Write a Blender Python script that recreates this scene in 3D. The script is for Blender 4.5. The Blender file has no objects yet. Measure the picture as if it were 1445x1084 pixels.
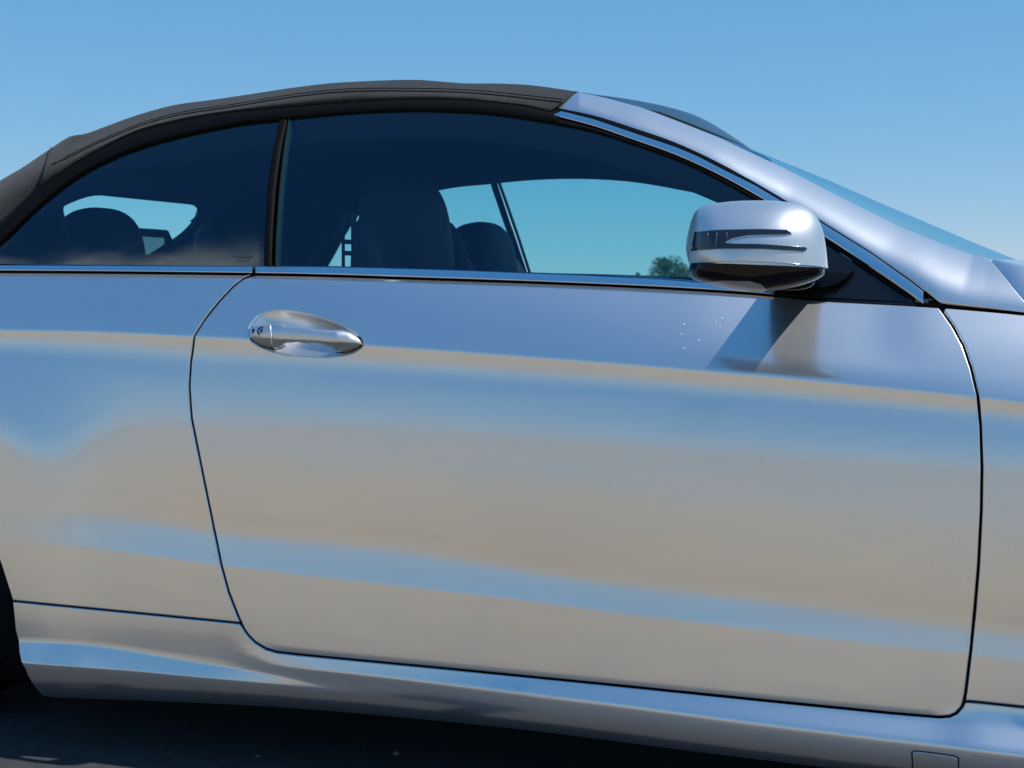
import bpy, bmesh, math, random
import numpy as np
from mathutils import Vector
from mathutils.geometry import delaunay_2d_cdt
from mathutils.bvhtree import BVHTree

random.seed(7); np.random.seed(7)
SC = bpy.context.scene
COL = SC.collection
R = math.radians

# ------------------------------------------------------------------ camera
F_PX, CX, CY = 2000.0, 722.5, 542.0
PSI, PITCH = R(19.0), math.atan((542-405)/2000.0)
CAM = np.array([2.5*math.sin(PSI), -2.5*math.cos(PSI), 0.93])
cam_d = bpy.data.cameras.new('camera'); cam = bpy.data.objects.new('camera', cam_d); COL.objects.link(cam)
cam.location = CAM; cam.rotation_euler = (R(90)-PITCH, 0, PSI)
cam_d.sensor_width = 36; cam_d.lens = F_PX/1445*36; cam_d.clip_end = 6000; cam_d.clip_start = 0.02
cam_d.dof.use_dof = True; cam_d.dof.focus_distance = 2.45; cam_d.dof.aperture_fstop = 11
SC.camera = cam

# ------------------------------------------------------------------ sky, sun, exposure
SUN = np.array([0.56, 0.075, 0.825]); SUN /= np.linalg.norm(SUN)
w = bpy.data.worlds.new('World'); SC.world = w; w.use_nodes = True
nt = w.node_tree; nt.nodes.clear()
sky = nt.nodes.new('ShaderNodeTexSky'); sky.sky_type = 'NISHITA'; sky.sun_disc = False
sky.sun_elevation = math.asin(SUN[2]); sky.sun_rotation = math.atan2(SUN[0], SUN[1])
sky.altitude = 3000; sky.air_density = 1.0; sky.dust_density = 0.3; sky.ozone_density = 6.0
# the camera's colour response to the clear sky: one curve per channel, the same for the whole dome
sep = nt.nodes.new('ShaderNodeSeparateColor'); cmb = nt.nodes.new('ShaderNodeCombineColor')
nt.links.new(sky.outputs[0], sep.inputs[0])
for i_, (g_, k_) in enumerate(((.84, 1.20), (.48, 2.50), (.25, 4.65))):
    pw = nt.nodes.new('ShaderNodeMath'); pw.operation = 'POWER'; pw.inputs[1].default_value = g_
    ml = nt.nodes.new('ShaderNodeMath'); ml.operation = 'MULTIPLY'; ml.inputs[1].default_value = k_
    nt.links.new(sep.outputs[i_], pw.inputs[0]); nt.links.new(pw.outputs[0], ml.inputs[0]); nt.links.new(ml.outputs[0], cmb.inputs[i_])
bg = nt.nodes.new('ShaderNodeBackground'); bg.inputs[1].default_value = 0.10
wo = nt.nodes.new('ShaderNodeOutputWorld')
nt.links.new(cmb.outputs[0], bg.inputs[0]); nt.links.new(bg.outputs[0], wo.inputs[0])
sl = bpy.data.lights.new('sun', 'SUN'); sl.energy = 4.4; sl.angle = R(0.53); sl.color = (1, .965, .92)
so = bpy.data.objects.new('sun', sl); COL.objects.link(so)
so.rotation_euler = Vector(SUN).to_track_quat('Z', 'Y').to_euler()
SC.view_settings.view_transform = 'Standard'; SC.view_settings.look = 'None'
SC.view_settings.exposure = 0.0; SC.view_settings.gamma = 1.0; SC.view_settings.use_curve_mapping = False
SC.cycles.max_bounces = 14; SC.cycles.transparent_max_bounces = 24; SC.cycles.glossy_bounces = 6

# ------------------------------------------------------------------ camera maths (photo pixels -> rays)
RIGHT = np.array([math.cos(PSI), math.sin(PSI), 0])
FWDH = np.array([-math.sin(PSI), math.cos(PSI), 0])
FWD = FWDH*math.cos(PITCH) + np.array([0, 0, -math.sin(PITCH)])
UP = FWDH*math.sin(PITCH) + np.array([0, 0, math.cos(PITCH)])
def proj(P):
    d = np.asarray(P, float) - CAM
    z = d @ FWD
    return CX + F_PX*(d @ RIGHT)/z, CY - F_PX*(d @ UP)/z
def ray(px, py):
    return FWD + RIGHT*((px-CX)/F_PX) - UP*((py-CY)/F_PX)
def on_y(px, py, y):
    d = ray(px, py); return CAM + d*((y-CAM[1])/d[1])
def on_surf(px, py, fn, y0=0.05):
    y = y0
    for _ in range(14):
        p = on_y(px, py, y); y = float(fn(p[0], p[2]))
    p = on_y(px, py, y); return p
def curve(*pts):
    xs = np.array([p[0] for p in pts], float); ys = np.array([p[1] for p in pts], float)
    def f(x):
        x = np.asarray(x, float)
        r = np.interp(x, xs, ys)
        r = np.where(x < xs[0], ys[0] + (x-xs[0])*(ys[1]-ys[0])/(xs[1]-xs[0]), r)
        return np.where(x > xs[-1], ys[-1] + (x-xs[-1])*(ys[-1]-ys[-2])/(xs[-1]-xs[-2]), r)
    return f
def scurve(*pts):
    xs = np.array([p[0] for p in pts], float); ys = np.array([p[1] for p in pts], float)
    d = np.gradient(ys, xs)
    def f(x):
        x = np.asarray(x, float); i = np.clip(np.searchsorted(xs, x, 'right')-1, 0, len(xs)-2)
        h = xs[i+1]-xs[i]; t = (x-xs[i])/h; t = np.clip(t, -1, 2)
        r = (2*t**3-3*t**2+1)*ys[i]+(t**3-2*t**2+t)*h*d[i]+(-2*t**3+3*t**2)*ys[i+1]+(t**3-t**2)*h*d[i+1]
        r = np.where(x < xs[0], ys[0]+(x-xs[0])*d[0], r); return np.where(x > xs[-1], ys[-1]+(x-xs[-1])*d[-1], r)
    return f
def flat(*pts):
    xs = np.array([p[0] for p in pts], float); ys = np.array([p[1] for p in pts], float)
    return lambda x: np.interp(x, xs, ys)

W = 1.715            # width between the two crease planes

# ------------------------------------------------------------------ materials
def newmat(name):
    m = bpy.data.materials.new(name); m.use_nodes = True
    m.node_tree.nodes.clear(); return m, m.node_tree
def N(t, kind, **kw):
    n = t.nodes.new(kind)
    for k, v in kw.items():
        if k.startswith('i_'): n.inputs[k[2:].replace('_', ' ')].default_value = v
        else: setattr(n, k, v)
    return n
def principled(name, base, rough=.5, metal=0., coat=0., noise=0., nscale=40., bump=0., bscale=400., spec=.5, sheen=0.):
    m, t = newmat(name)
    o = N(t, 'ShaderNodeOutputMaterial'); p = N(t, 'ShaderNodeBsdfPrincipled')
    p.inputs['Base Color'].default_value = (*base, 1); p.inputs['Roughness'].default_value = rough
    p.inputs['Metallic'].default_value = metal; p.inputs['Coat Weight'].default_value = coat
    p.inputs['Specular IOR Level'].default_value = spec; p.inputs['Sheen Weight'].default_value = sheen
    t.links.new(p.outputs[0], o.inputs[0])
    tc = N(t, 'ShaderNodeTexCoord')
    if noise:
        n = N(t, 'ShaderNodeTexNoise'); n.inputs['Scale'].default_value = nscale; n.inputs['Detail'].default_value = 5
        t.links.new(tc.outputs['Object'], n.inputs['Vector'])
        mx = N(t, 'ShaderNodeMix', data_type='RGBA')
        mx.inputs[6].default_value = (*[c*(1-noise) for c in base], 1); mx.inputs[7].default_value = (*[min(1, c*(1+noise)) for c in base], 1)
        t.links.new(n.outputs['Fac'], mx.inputs[0]); t.links.new(mx.outputs[2], p.inputs['Base Color'])
    if bump:
        n2 = N(t, 'ShaderNodeTexNoise'); n2.inputs['Scale'].default_value = bscale; n2.inputs['Detail'].default_value = 3
        t.links.new(tc.outputs['Object'], n2.inputs['Vector'])
        b = N(t, 'ShaderNodeBump'); b.inputs['Strength'].default_value = bump; b.inputs['Distance'].default_value = .002
        t.links.new(n2.outputs['Fac'], b.inputs['Height']); t.links.new(b.outputs[0], p.inputs['Normal'])
    return m

def paint_mat(nm='silver_paint', ra=(.17, .22), mixb=.38, rb=.54):
    m, t = newmat(nm)
    o = N(t, 'ShaderNodeOutputMaterial')
    tc = N(t, 'ShaderNodeTexCoord')
    # fine dust specks
    n = N(t, 'ShaderNodeTexNoise'); n.inputs['Scale'].default_value = 190; n.inputs['Detail'].default_value = 2
    t.links.new(tc.outputs['Object'], n.inputs['Vector'])
    r = N(t, 'ShaderNodeMapRange'); r.inputs[1].default_value = .715; r.inputs[2].default_value = .77
    t.links.new(n.outputs['Fac'], r.inputs[0])
    # soft film of dust, streaked
    mp = N(t, 'ShaderNodeMapping'); mp.inputs['Scale'].default_value = (3, 3, 14)
    t.links.new(tc.outputs['Object'], mp.inputs['Vector'])
    n2 = N(t, 'ShaderNodeTexNoise'); n2.inputs['Scale'].default_value = 2.2; n2.inputs['Detail'].default_value = 6
    t.links.new(mp.outputs[0], n2.inputs['Vector'])
    rr = N(t, 'ShaderNodeMapRange'); rr.inputs[1].default_value = .3; rr.inputs[2].default_value = .7
    rr.inputs[3].default_value = ra[0]; rr.inputs[4].default_value = ra[1]
    t.links.new(n2.outputs['Fac'], rr.inputs[0])
    # orange peel
    n3 = N(t, 'ShaderNodeTexNoise'); n3.inputs['Scale'].default_value = 55; n3.inputs['Detail'].default_value = 1
    t.links.new(tc.outputs['Object'], n3.inputs['Vector'])
    b = N(t, 'ShaderNodeBump'); b.inputs['Strength'].default_value = .06; b.inputs['Distance'].default_value = .0006
    t.links.new(n3.outputs['Fac'], b.inputs['Height'])
    pa = N(t, 'ShaderNodeBsdfPrincipled'); pa.inputs['Base Color'].default_value = (.77, .763, .765, 1)
    pa.inputs['Metallic'].default_value = 1; pa.inputs['Coat Weight'].default_value = 1; pa.inputs['Coat Roughness'].default_value = .03
    t.links.new(rr.outputs[0], pa.inputs['Roughness']); t.links.new(b.outputs[0], pa.inputs['Normal']); t.links.new(b.outputs[0], pa.inputs['Coat Normal'])
    pb = N(t, 'ShaderNodeBsdfPrincipled'); pb.inputs['Base Color'].default_value = (.66, .66, .66, 1)
    pb.inputs['Metallic'].default_value = 1; pb.inputs['Roughness'].default_value = rb
    mx = N(t, 'ShaderNodeMixShader'); mx.inputs[0].default_value = mixb
    t.links.new(pa.outputs[0], mx.inputs[1]); t.links.new(pb.outputs[0], mx.inputs[2])
    pd = N(t, 'ShaderNodeBsdfDiffuse'); pd.inputs[0].default_value = (.17, .15, .125, 1)
    mx2 = N(t, 'ShaderNodeMixShader')
    sc = N(t, 'ShaderNodeMath', operation='MULTIPLY'); sc.inputs[1].default_value = .5
    t.links.new(r.outputs[0], sc.inputs[0]); t.links.new(sc.outputs[0], mx2.inputs[0])
    t.links.new(mx.outputs[0], mx2.inputs[1]); t.links.new(pd.outputs[0], mx2.inputs[2])
    t.links.new(mx2.outputs[0], o.inputs[0]); return m

def glass_mat(name, tint, veil=0., veil_lo=0., veil_hi=1., ior=1.75, refl=(.55, .78, 1)):
    m, t = newmat(name)
    o = N(t, 'ShaderNodeOutputMaterial')
    tr = N(t, 'ShaderNodeBsdfTransparent'); tr.inputs[0].default_value = (*tint, 1)
    gl = N(t, 'ShaderNodeBsdfGlossy'); gl.inputs['Roughness'].default_value = .0; gl.inputs['Color'].default_value = (*refl, 1)
    fr = N(t, 'ShaderNodeFresnel'); fr.inputs['IOR'].default_value = ior
    mx = N(t, 'ShaderNodeMixShader')
    gm = N(t, 'ShaderNodeNewGeometry'); inv = N(t, 'ShaderNodeMath', operation='SUBTRACT'); inv.inputs[0].default_value = 1
    t.links.new(gm.outputs['Backfacing'], inv.inputs[1])
    fm = N(t, 'ShaderNodeMath', operation='MULTIPLY'); t.links.new(fr.outputs[0], fm.inputs[0]); t.links.new(inv.outputs[0], fm.inputs[1])
    t.links.new(fm.outputs[0], mx.inputs[0]); t.links.new(tr.outputs[0], mx.inputs[1]); t.links.new(gl.outputs[0], mx.inputs[2])
    last = mx
    if veil:  # olive veil mixed into the pane's colour in place of blurred light in the glass
        tc = N(t, 'ShaderNodeTexCoord')
        sp = N(t, 'ShaderNodeSeparateXYZ'); t.links.new(tc.outputs['Object'], sp.inputs[0])
        mp = N(t, 'ShaderNodeMapping'); mp.inputs['Scale'].default_value = (3, 1, 9)
        t.links.new(tc.outputs['Object'], mp.inputs['Vector'])
        n = N(t, 'ShaderNodeTexNoise'); n.inputs['Scale'].default_value = 1.6; n.inputs['Detail'].default_value = 2
        t.links.new(mp.outputs[0], n.inputs['Vector'])
        r = N(t, 'ShaderNodeMapRange', interpolation_type='SMOOTHSTEP'); r.inputs[1].default_value = veil_hi; r.inputs[2].default_value = veil_lo
        t.links.new(sp.outputs['Z'], r.inputs[0])
        r2 = N(t, 'ShaderNodeMapRange', interpolation_type='SMOOTHSTEP'); r2.inputs[1].default_value = .34; r2.inputs[2].default_value = .62
        t.links.new(n.outputs['Fac'], r2.inputs[0])
        mu = N(t, 'ShaderNodeMath', operation='MULTIPLY'); t.links.new(r.outputs[0], mu.inputs[0]); t.links.new(r2.outputs[0], mu.inputs[1])
        mu2 = N(t, 'ShaderNodeMath', operation='MULTIPLY'); t.links.new(mu.outputs[0], mu2.inputs[0]); mu2.inputs[1].default_value = veil
        df = N(t, 'ShaderNodeBsdfDiffuse'); df.inputs[0].default_value = (.30, .27, .2, 1)
        m2 = N(t, 'ShaderNodeMixShader')
        t.links.new(mu2.outputs[0], m2.inputs[0]); t.links.new(mx.outputs[0], m2.inputs[1]); t.links.new(df.outputs[0], m2.inputs[2])
        last = m2
    t.links.new(last.outputs[0], o.inputs[0]); return m

def fabric_mat():
    m, t = newmat('soft_top_fabric')
    o = N(t, 'ShaderNodeOutputMaterial'); p = N(t, 'ShaderNodeBsdfPrincipled')
    tc = N(t, 'ShaderNodeTexCoord')
    n = N(t, 'ShaderNodeTexNoise'); n.inputs['Scale'].default_value = 9; n.inputs['Detail'].default_value = 8; n.inputs['Roughness'].default_value = .7
    t.links.new(tc.outputs['Object'], n.inputs['Vector'])
    cr = N(t, 'ShaderNodeMix', data_type='RGBA')
    cr.inputs[6].default_value = (.008, .0077, .0075, 1); cr.inputs[7].default_value = (.047, .0435, .040, 1)
    nf = N(t, 'ShaderNodeTexNoise'); nf.inputs['Scale'].default_value = 260; nf.inputs['Detail'].default_value = 3
    t.links.new(tc.outputs['Object'], nf.inputs['Vector'])
    rf = N(t, 'ShaderNodeMapRange'); rf.inputs[1].default_value = .3; rf.inputs[2].default_value = .7; rf.inputs[3].default_value = -.35; rf.inputs[4].default_value = .45
    t.links.new(nf.outputs['Fac'], rf.inputs[0])
    sm = N(t, 'ShaderNodeMath', operation='ADD', use_clamp=True); t.links.new(n.outputs['Fac'], sm.inputs[0]); t.links.new(rf.outputs[0], sm.inputs[1])
    t.links.new(sm.outputs[0], cr.inputs[0]); t.links.new(cr.outputs[2], p.inputs['Base Color'])
    p.inputs['Roughness'].default_value = .95; p.inputs['Specular IOR Level'].default_value = .15
    p.inputs['Sheen Weight'].default_value = .12; p.inputs['Sheen Roughness'].default_value = .5
    wv = N(t, 'ShaderNodeTexNoise'); wv.inputs['Scale'].default_value = 420; wv.inputs['Detail'].default_value = 2
    t.links.new(tc.outputs['Object'], wv.inputs['Vector'])
    w2 = N(t, 'ShaderNodeTexNoise'); w2.inputs['Scale'].default_value = 14; w2.inputs['Detail'].default_value = 2
    t.links.new(tc.outputs['Object'], w2.inputs['Vector'])
    b = N(t, 'ShaderNodeBump'); b.inputs['Strength'].default_value = .8; b.inputs['Distance'].default_value = .002
    b2 = N(t, 'ShaderNodeBump'); b2.inputs['Strength'].default_value = .35; b2.inputs['Distance'].default_value = .01
    t.links.new(wv.outputs['Fac'], b.inputs['Height']); t.links.new(w2.outputs['Fac'], b2.inputs['Height'])
    t.links.new(b2.outputs[0], b.inputs['Normal']); t.links.new(b.outputs[0], p.inputs['Normal'])
    t.links.new(p.outputs[0], o.inputs[0]); return m

def ground_mat(name, c1, c2, scale, rough=.9, bump=.4, speck=0.):
    m, t = newmat(name)
    o = N(t, 'ShaderNodeOutputMaterial'); p = N(t, 'ShaderNodeBsdfPrincipled')
    tc = N(t, 'ShaderNodeTexCoord')
    n = N(t, 'ShaderNodeTexNoise'); n.inputs['Scale'].default_value = scale; n.inputs['Detail'].default_value = 9; n.inputs['Roughness'].default_value = .65
    n1 = N(t, 'ShaderNodeTexNoise'); n1.inputs['Scale'].default_value = .35; n1.inputs['Detail'].default_value = 4
    t.links.new(tc.outputs['Object'], n.inputs['Vector']); t.links.new(tc.outputs['Object'], n1.inputs['Vector'])
    ad = N(t, 'ShaderNodeMath', operation='MULTIPLY_ADD'); ad.inputs[1].default_value = .5
    t.links.new(n1.outputs['Fac'], ad.inputs[0]); 
    h = N(t, 'ShaderNodeMath', operation='MULTIPLY'); h.inputs[1].default_value = .5
    t.links.new(n.outputs['Fac'], h.inputs[0]); t.links.new(h.outputs[0], ad.inputs[2])
    r = N(t, 'ShaderNodeMapRange'); r.inputs[1].default_value = .35; r.inputs[2].default_value = .65
    t.links.new(ad.outputs[0], r.inputs[0])
    mx = N(t, 'ShaderNodeMix', data_type='RGBA'); mx.inputs[6].default_value = (*c1, 1); mx.inputs[7].default_value = (*c2, 1)
    t.links.new(r.outputs[0], mx.inputs[0])
    last = mx.outputs[2]
    if speck:
        v = N(t, 'ShaderNodeTexVoronoi'); v.inputs['Scale'].default_value = 130
        t.links.new(tc.outputs['Object'], v.inputs['Vector'])
        sp = N(t, 'ShaderNodeSeparateColor'); t.links.new(v.outputs['Color'], sp.inputs[0])
        rg = N(t, 'ShaderNodeMapRange'); rg.inputs[1].default_value = .8; rg.inputs[2].default_value = 1
        t.links.new(sp.outputs[0], rg.inputs[0])
        m3 = N(t, 'ShaderNodeMix', data_type='RGBA'); m3.inputs[7].default_value = (speck, speck, speck*.95, 1)
        t.links.new(rg.outputs[0], m3.inputs[0]); t.links.new(last, m3.inputs[6]); last = m3.outputs[2]
    t.links.new(last, p.inputs['Base Color']); p.inputs['Roughness'].default_value = rough; p.inputs['Specular IOR Level'].default_value = .25
    b = N(t, 'ShaderNodeBump'); b.inputs['Strength'].default_value = bump; b.inputs['Distance'].default_value = .01
    t.links.new(n.outputs['Fac'], b.inputs['Height']); t.links.new(b.outputs[0], p.inputs['Normal'])
    t.links.new(p.outputs[0], o.inputs[0]); return m

M = {}
M['paint'] = paint_mat(); M['satin'] = paint_mat('satin_silver_paint', (.30, .34), .55, .55)
M['chrome'] = principled('bright_trim', (.72, .73, .75), .07, 1.0, bump=.03, bscale=30)
M['glass'] = glass_mat('tinted_side_glass', (.79, .955, .96))
M['quarter_glass'] = glass_mat('veiled_quarter_glass', (.76, .94, .945), .40, .945, 1.04)  # lower part coloured paler, imitating a soft reflected glow
M['screen_glass'] = glass_mat('windscreen_glass', (.80, .96, .965), ior=1.45, refl=(.45, .72, .85))
M['gloss_black'] = principled('gloss_black_plastic', (.006, .006, .008), .10, spec=.2)
M['sail'] = principled('satin_black_plastic', (.006, .007, .010), .22)
M['rubber'] = principled('black_rubber', (.003, .003, .0035), .7, noise=.3, nscale=60, spec=.12)
M['dark'] = principled('dark_body_cavity', (.005, .005, .005), .9, noise=.2, spec=.05)
M['fabric'] = fabric_mat()
M['liner'] = principled('black_headlining', (.012, .012, .013), .95, noise=.2, nscale=90)
M['leather'] = principled('black_leather', (.007, .008, .010), .65, spec=.25, noise=.25, nscale=25, bump=.25, bscale=220)
M['tyre'] = principled('tyre_rubber', (.006, .006, .006), .9, noise=.3, nscale=30, spec=.15)
M['alloy'] = principled('alloy_metal', (.35, .35, .36), .3, 1.0, noise=.1)
M['lens'] = principled('dark_lens', (.012, .016, .024), .05, coat=.6)
M['edge'] = principled('ground_glass_edge', (.006, .022, .026), .8, spec=.1)
M['plate'] = principled('sky_tinted_plate', (.27, .33, .42), .8, spec=.1)  # blue put into the colour to offset brown bounce light in the door's reflection
M['stamp'] = principled('etched_mark', (.05, .055, .055), .7)
M['mirror'] = principled('mirror_silvering', (.85, .87, .88), .02, 1.0, noise=.02)
M['grey'] = principled('grey_metal', (.25, .27, .30), .3, .8, noise=.05)
M['gravel'] = ground_mat('dry_gravel', (.375, .272, .152), (.555, .42, .258), 3.0)
M['asphalt'] = ground_mat('asphalt_surface', (.040, .040, .043), (.068, .067, .068), 22., .97, .6, .06)
M['bark'] = principled('bark', (.09, .065, .045), .9, noise=.4, nscale=6)
M['leaf'] = principled('leaf', (.06, .12, .035), .6, noise=.45, nscale=1.5)
M['water'] = principled('water_bead', (.85, .9, .95), .06, 0)
_w = M['water'].node_tree.nodes; 
for n_ in _w:
    if n_.type == 'BSDF_PRINCIPLED': n_.inputs['Alpha'].default_value = .38; n_.inputs['IOR'].default_value = 1.4

# ------------------------------------------------------------------ object helpers
def tag(o, label=None, cat=None, group=None, kind=None):
    if label: o['label'] = label
    if cat: o['category'] = cat
    if group: o['group'] = group
    if kind: o['kind'] = kind
    return o
CAR_AT = np.array([0.0, W/2, 0.0])
def link_mesh(name, verts, faces, mat, parent=None, normals=None, smooth=True, offset=None):
    v = np.asarray(verts, float)
    if offset is not None: v = v - offset
    me = bpy.data.meshes.new(name)
    me.from_pydata(v.tolist(), [], [tuple(int(i) for i in f) for f in faces]); me.update()
    for m in (mat if isinstance(mat, (list, tuple)) else [mat]): me.materials.append(m)
    if smooth: me.polygons.foreach_set('use_smooth', [True]*len(me.polygons))
    if normals is not None:
        me.normals_split_custom_set_from_vertices([tuple(n) for n in np.asarray(normals)])
    o = bpy.data.objects.new(name, me); COL.objects.link(o)
    if parent is not None: o.parent = parent
    return o
MIRRORED = []
def part(name, verts, faces, mat, parent=None, normals=None, smooth=True, mirror=False):
    o = link_mesh(name, verts, faces, mat, parent or CAR, normals, smooth, CAR_AT)
    if mirror: MIRRORED.append(o)
    return o
CAR = bpy.data.objects.new('convertible_car', None); COL.objects.link(CAR); CAR.location = CAR_AT
tag(CAR, 'silver two-door convertible with raised black fabric roof, filling the foreground', 'car')

def grid_faces(nr, nc, close_r=False, close_c=False, base=0):
    f = []
    for i in range(nr if close_r else nr-1):
        for j in range(nc if close_c else nc-1):
            a = i*nc+j; b = i*nc+(j+1) % nc; c = ((i+1) % nr)*nc+(j+1) % nc; d = ((i+1) % nr)*nc+j
            f.append((base+a, base+b, base+c, base+d))
    return f
def loft(name, rows, mat, parent=None, close_r=False, close_c=False, mirror=False, caps=False, sharp=None):
    rows = [np.asarray(r, float) for r in rows]
    nr, nc = len(rows), len(rows[0])
    v = np.concatenate(rows); f = grid_faces(nr, nc, close_r, close_c)
    if caps and close_c:
        f.append(tuple(range(nc))[::-1]); f.append(tuple(range((nr-1)*nc, nr*nc)))
    o = part(name, v, f, mat, parent, None, True, mirror)
    fix_normals(o)
    if sharp: sharpen(o, sharp)
    return o
def fix_normals(o):
    bm = bmesh.new(); bm.from_mesh(o.data); bmesh.ops.recalc_face_normals(bm, faces=bm.faces); bm.to_mesh(o.data); bm.free()
def sharpen(o, deg):
    bm = bmesh.new(); bm.from_mesh(o.data)
    for e in bm.edges:
        if len(e.link_faces) == 2 and e.calc_face_angle(0) > R(deg): e.smooth = False
    bm.to_mesh(o.data); bm.free()
def box_part(name, c, s, mat, parent=None, bev=.01, mirror=False, rot=(0, 0, 0)):
    bm = bmesh.new(); bmesh.ops.create_cube(bm, size=1)
    for v in bm.verts: v.co = Vector((v.co.x*s[0], v.co.y*s[1], v.co.z*s[2]))
    if bev: bmesh.ops.bevel(bm, geom=bm.edges[:], offset=bev, segments=3, affect='EDGES', profile=.5)
    from mathutils import Euler
    e = Euler(rot).to_matrix()
    for v in bm.verts: v.co = e @ v.co + Vector(c)
    vs = [tuple(v.co) for v in bm.verts]; bm.verts.index_update(); fs = [tuple(v.index for v in f.verts) for f in bm.faces]; bm.free()
    return part(name, vs, fs, mat, parent, None, True, mirror)

def in_poly(P, poly):
    x, y = P[:, 0], P[:, 1]; inside = np.zeros(len(P), bool)
    n = len(poly)
    for i in range(n):
        x1, y1 = poly[i]; x2, y2 = poly[(i+1) % n]
        c = ((y1 > y) != (y2 > y))
        with np.errstate(divide='ignore', invalid='ignore'):
            xi = (x2-x1)*(y-y1)/(y2-y1+1e-30)+x1
        inside ^= c & (x < xi)
    return inside
def seg_dist(P, poly):
    d = np.full(len(P), 1e9)
    for i in range(len(poly)):
        a = poly[i]; b = poly[(i+1) % len(poly)]; ab = b-a
        L = max(ab @ ab, 1e-12)
        t = np.clip(((P-a) @ ab)/L, 0, 1)
        d = np.minimum(d, np.hypot(*(P-a-t[:, None]*ab).T))
    return d
def area2(p): 
    x, y = p[:, 0], p[:, 1]; return .5*np.sum(x*np.roll(y, -1)-np.roll(x, -1)*y)
def ccw(p):
    p = np.asarray(p, float); return p if area2(p) > 0 else p[::-1]
def resample(p, step):
    p = np.asarray(p, float); out = []
    for i in range(len(p)):
        a, b = p[i], p[(i+1) % len(p)]; n = max(1, int(math.ceil(np.hypot(*(b-a))/step)))
        for k in range(n): out.append(a+(b-a)*k/n)
    return np.array(out)
def offset_poly(p, d):      # ccw polygon, d>0 grows
    e = np.roll(p, -1, 0)-p; e /= np.maximum(np.hypot(*e.T), 1e-9)[:, None]
    n = np.stack([e[:, 1], -e[:, 0]], 1)
    m = n+np.roll(n, 1, 0); m /= np.maximum(np.hypot(*m.T), 1e-6)[:, None]
    k = np.clip(np.sum(m*n, 1), .45, 1)
    return p+m*(d/k)[:, None], m

def panel(name, poly, fy, fn, mat, parent=None, gap=.0033, r=.0025, depth=.015, pts=None, step=.02, zs=4., holes=(), mirror=False, back=False, bstep=.008, proud=0., hgap=.001, hr=.0012):
    """skin cut out of the surface y=fy(X,Z); poly is the centre line of the gap around it"""
    poly = resample(ccw(poly), bstep)
    inner, m = offset_poly(poly, -(gap/2+r))
    loops = [(inner, m, 1)]
    for h in holes:
        hp = resample(ccw(h), bstep)
        hi, hm = offset_poly(hp, hgap+hr)
        loops.append((hi, -hm, -1))
    if pts is None:
        x0, z0 = inner.min(0); x1, z1 = inner.max(0)
        gx, gz = np.meshgrid(np.arange(x0, x1, step), np.arange(z0, z1, step)); pts = np.stack([gx.ravel(), gz.ravel()], 1)
    keep = in_poly(pts, inner)
    for lp, _, s in loops[1:]: keep &= ~in_poly(pts, lp)
    pts = pts[keep]
    sc = np.array([1, zs])
    for lp, _, s in loops: 
        dd = seg_dist(pts*sc, lp*sc); pts = pts[dd > .004]
    vin = [lp for lp, _, s in loops]; n0 = 0; edges = []
    for lp in vin:
        edges += [(n0+i, n0+(i+1) % len(lp)) for i in range(len(lp))]; n0 += len(lp)
    allp = np.concatenate(vin+[pts])
    res = delaunay_2d_cdt([Vector((p[0], p[1]*zs)) for p in allp], edges, [], 0, 1e-7)
    P = np.array([(v.x, v.y/zs) for v in res[0]])
    tri = np.array([f for f in res[2]])
    cen = P[tri].mean(1)
    ok = in_poly(cen, inner)
    for lp, _, s in loops[1:]: ok &= ~in_poly(cen, lp)
    tri = tri[ok]
    y = fy(P[:, 0], P[:, 1])-proud; nn = fn(P[:, 0], P[:, 1])
    V = [np.stack([P[:, 0], y, P[:, 1]], 1)]; NN = [nn]; Fc = [tuple(t) for t in tri]
    # orient: normals towards -y
    a = V[0][tri[0]]; nrm = np.cross(a[1]-a[0], a[2]-a[0])
    if nrm @ nn[tri[0][0]] < 0: Fc = [t[::-1] for t in Fc]
    base = len(P)
    if back:
        V.append(np.stack([P[:, 0], y+depth, P[:, 1]], 1)); NN.append(-nn); Fc += [tuple(base+i for i in t[::-1]) for t in Fc[:len(tri)]]; base += len(P)
    for lp, mm, s in loops:
        n = len(lp)
        rings = []
        angs = [0, R(22), R(45), R(68), R(90)]
        r_ = r if s > 0 else hr
        seq = [(r_*math.sin(a), r_*(1-math.cos(a)), math.cos(a), math.sin(a)) for a in angs]+[(r_, depth if s > 0 else min(depth, .006), 0, 1)]
        by = fy(lp[:, 0], lp[:, 1])-proud; bn = fn(lp[:, 0], lp[:, 1])
        for (o_, d_, c_, s_) in seq:
            q = lp+mm*o_
            yy = (fy(q[:, 0], q[:, 1])-proud if o_ else by)
            v = np.stack([q[:, 0], yy, q[:, 1]], 1)-bn*d_
            nv = bn*c_+np.stack([mm[:, 0], 0*mm[:, 0], mm[:, 1]], 1)*s_
            nv /= np.linalg.norm(nv, axis=1)[:, None]
            V.append(v); NN.append(nv); rings.append(base); base += n
        for k in range(len(rings)-1):
            for i in range(n):
                j = (i+1) % n
                q = (rings[k]+i, rings[k]+j, rings[k+1]+j, rings[k+1]+i)
                Fc.append(q if s < 0 else q[::-1])
    Vv = np.concatenate(V); Nv = np.concatenate(NN)
    # make each face wind with its normals
    out = []
    for f in Fc:
        a, b, c = Vv[f[0]], Vv[f[1]], Vv[f[2]]
        g = np.cross(b-a, c-a)
        if np.linalg.norm(g) < 1e-12 and len(f) == 4: g = np.cross(c-a, Vv[f[3]]-a)
        out.append(f if g @ (Nv[f[0]]+Nv[f[1]]+Nv[f[2]]) >= 0 else f[::-1])
    return part(name, Vv, out, mat, parent, Nv, True, mirror)

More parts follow.
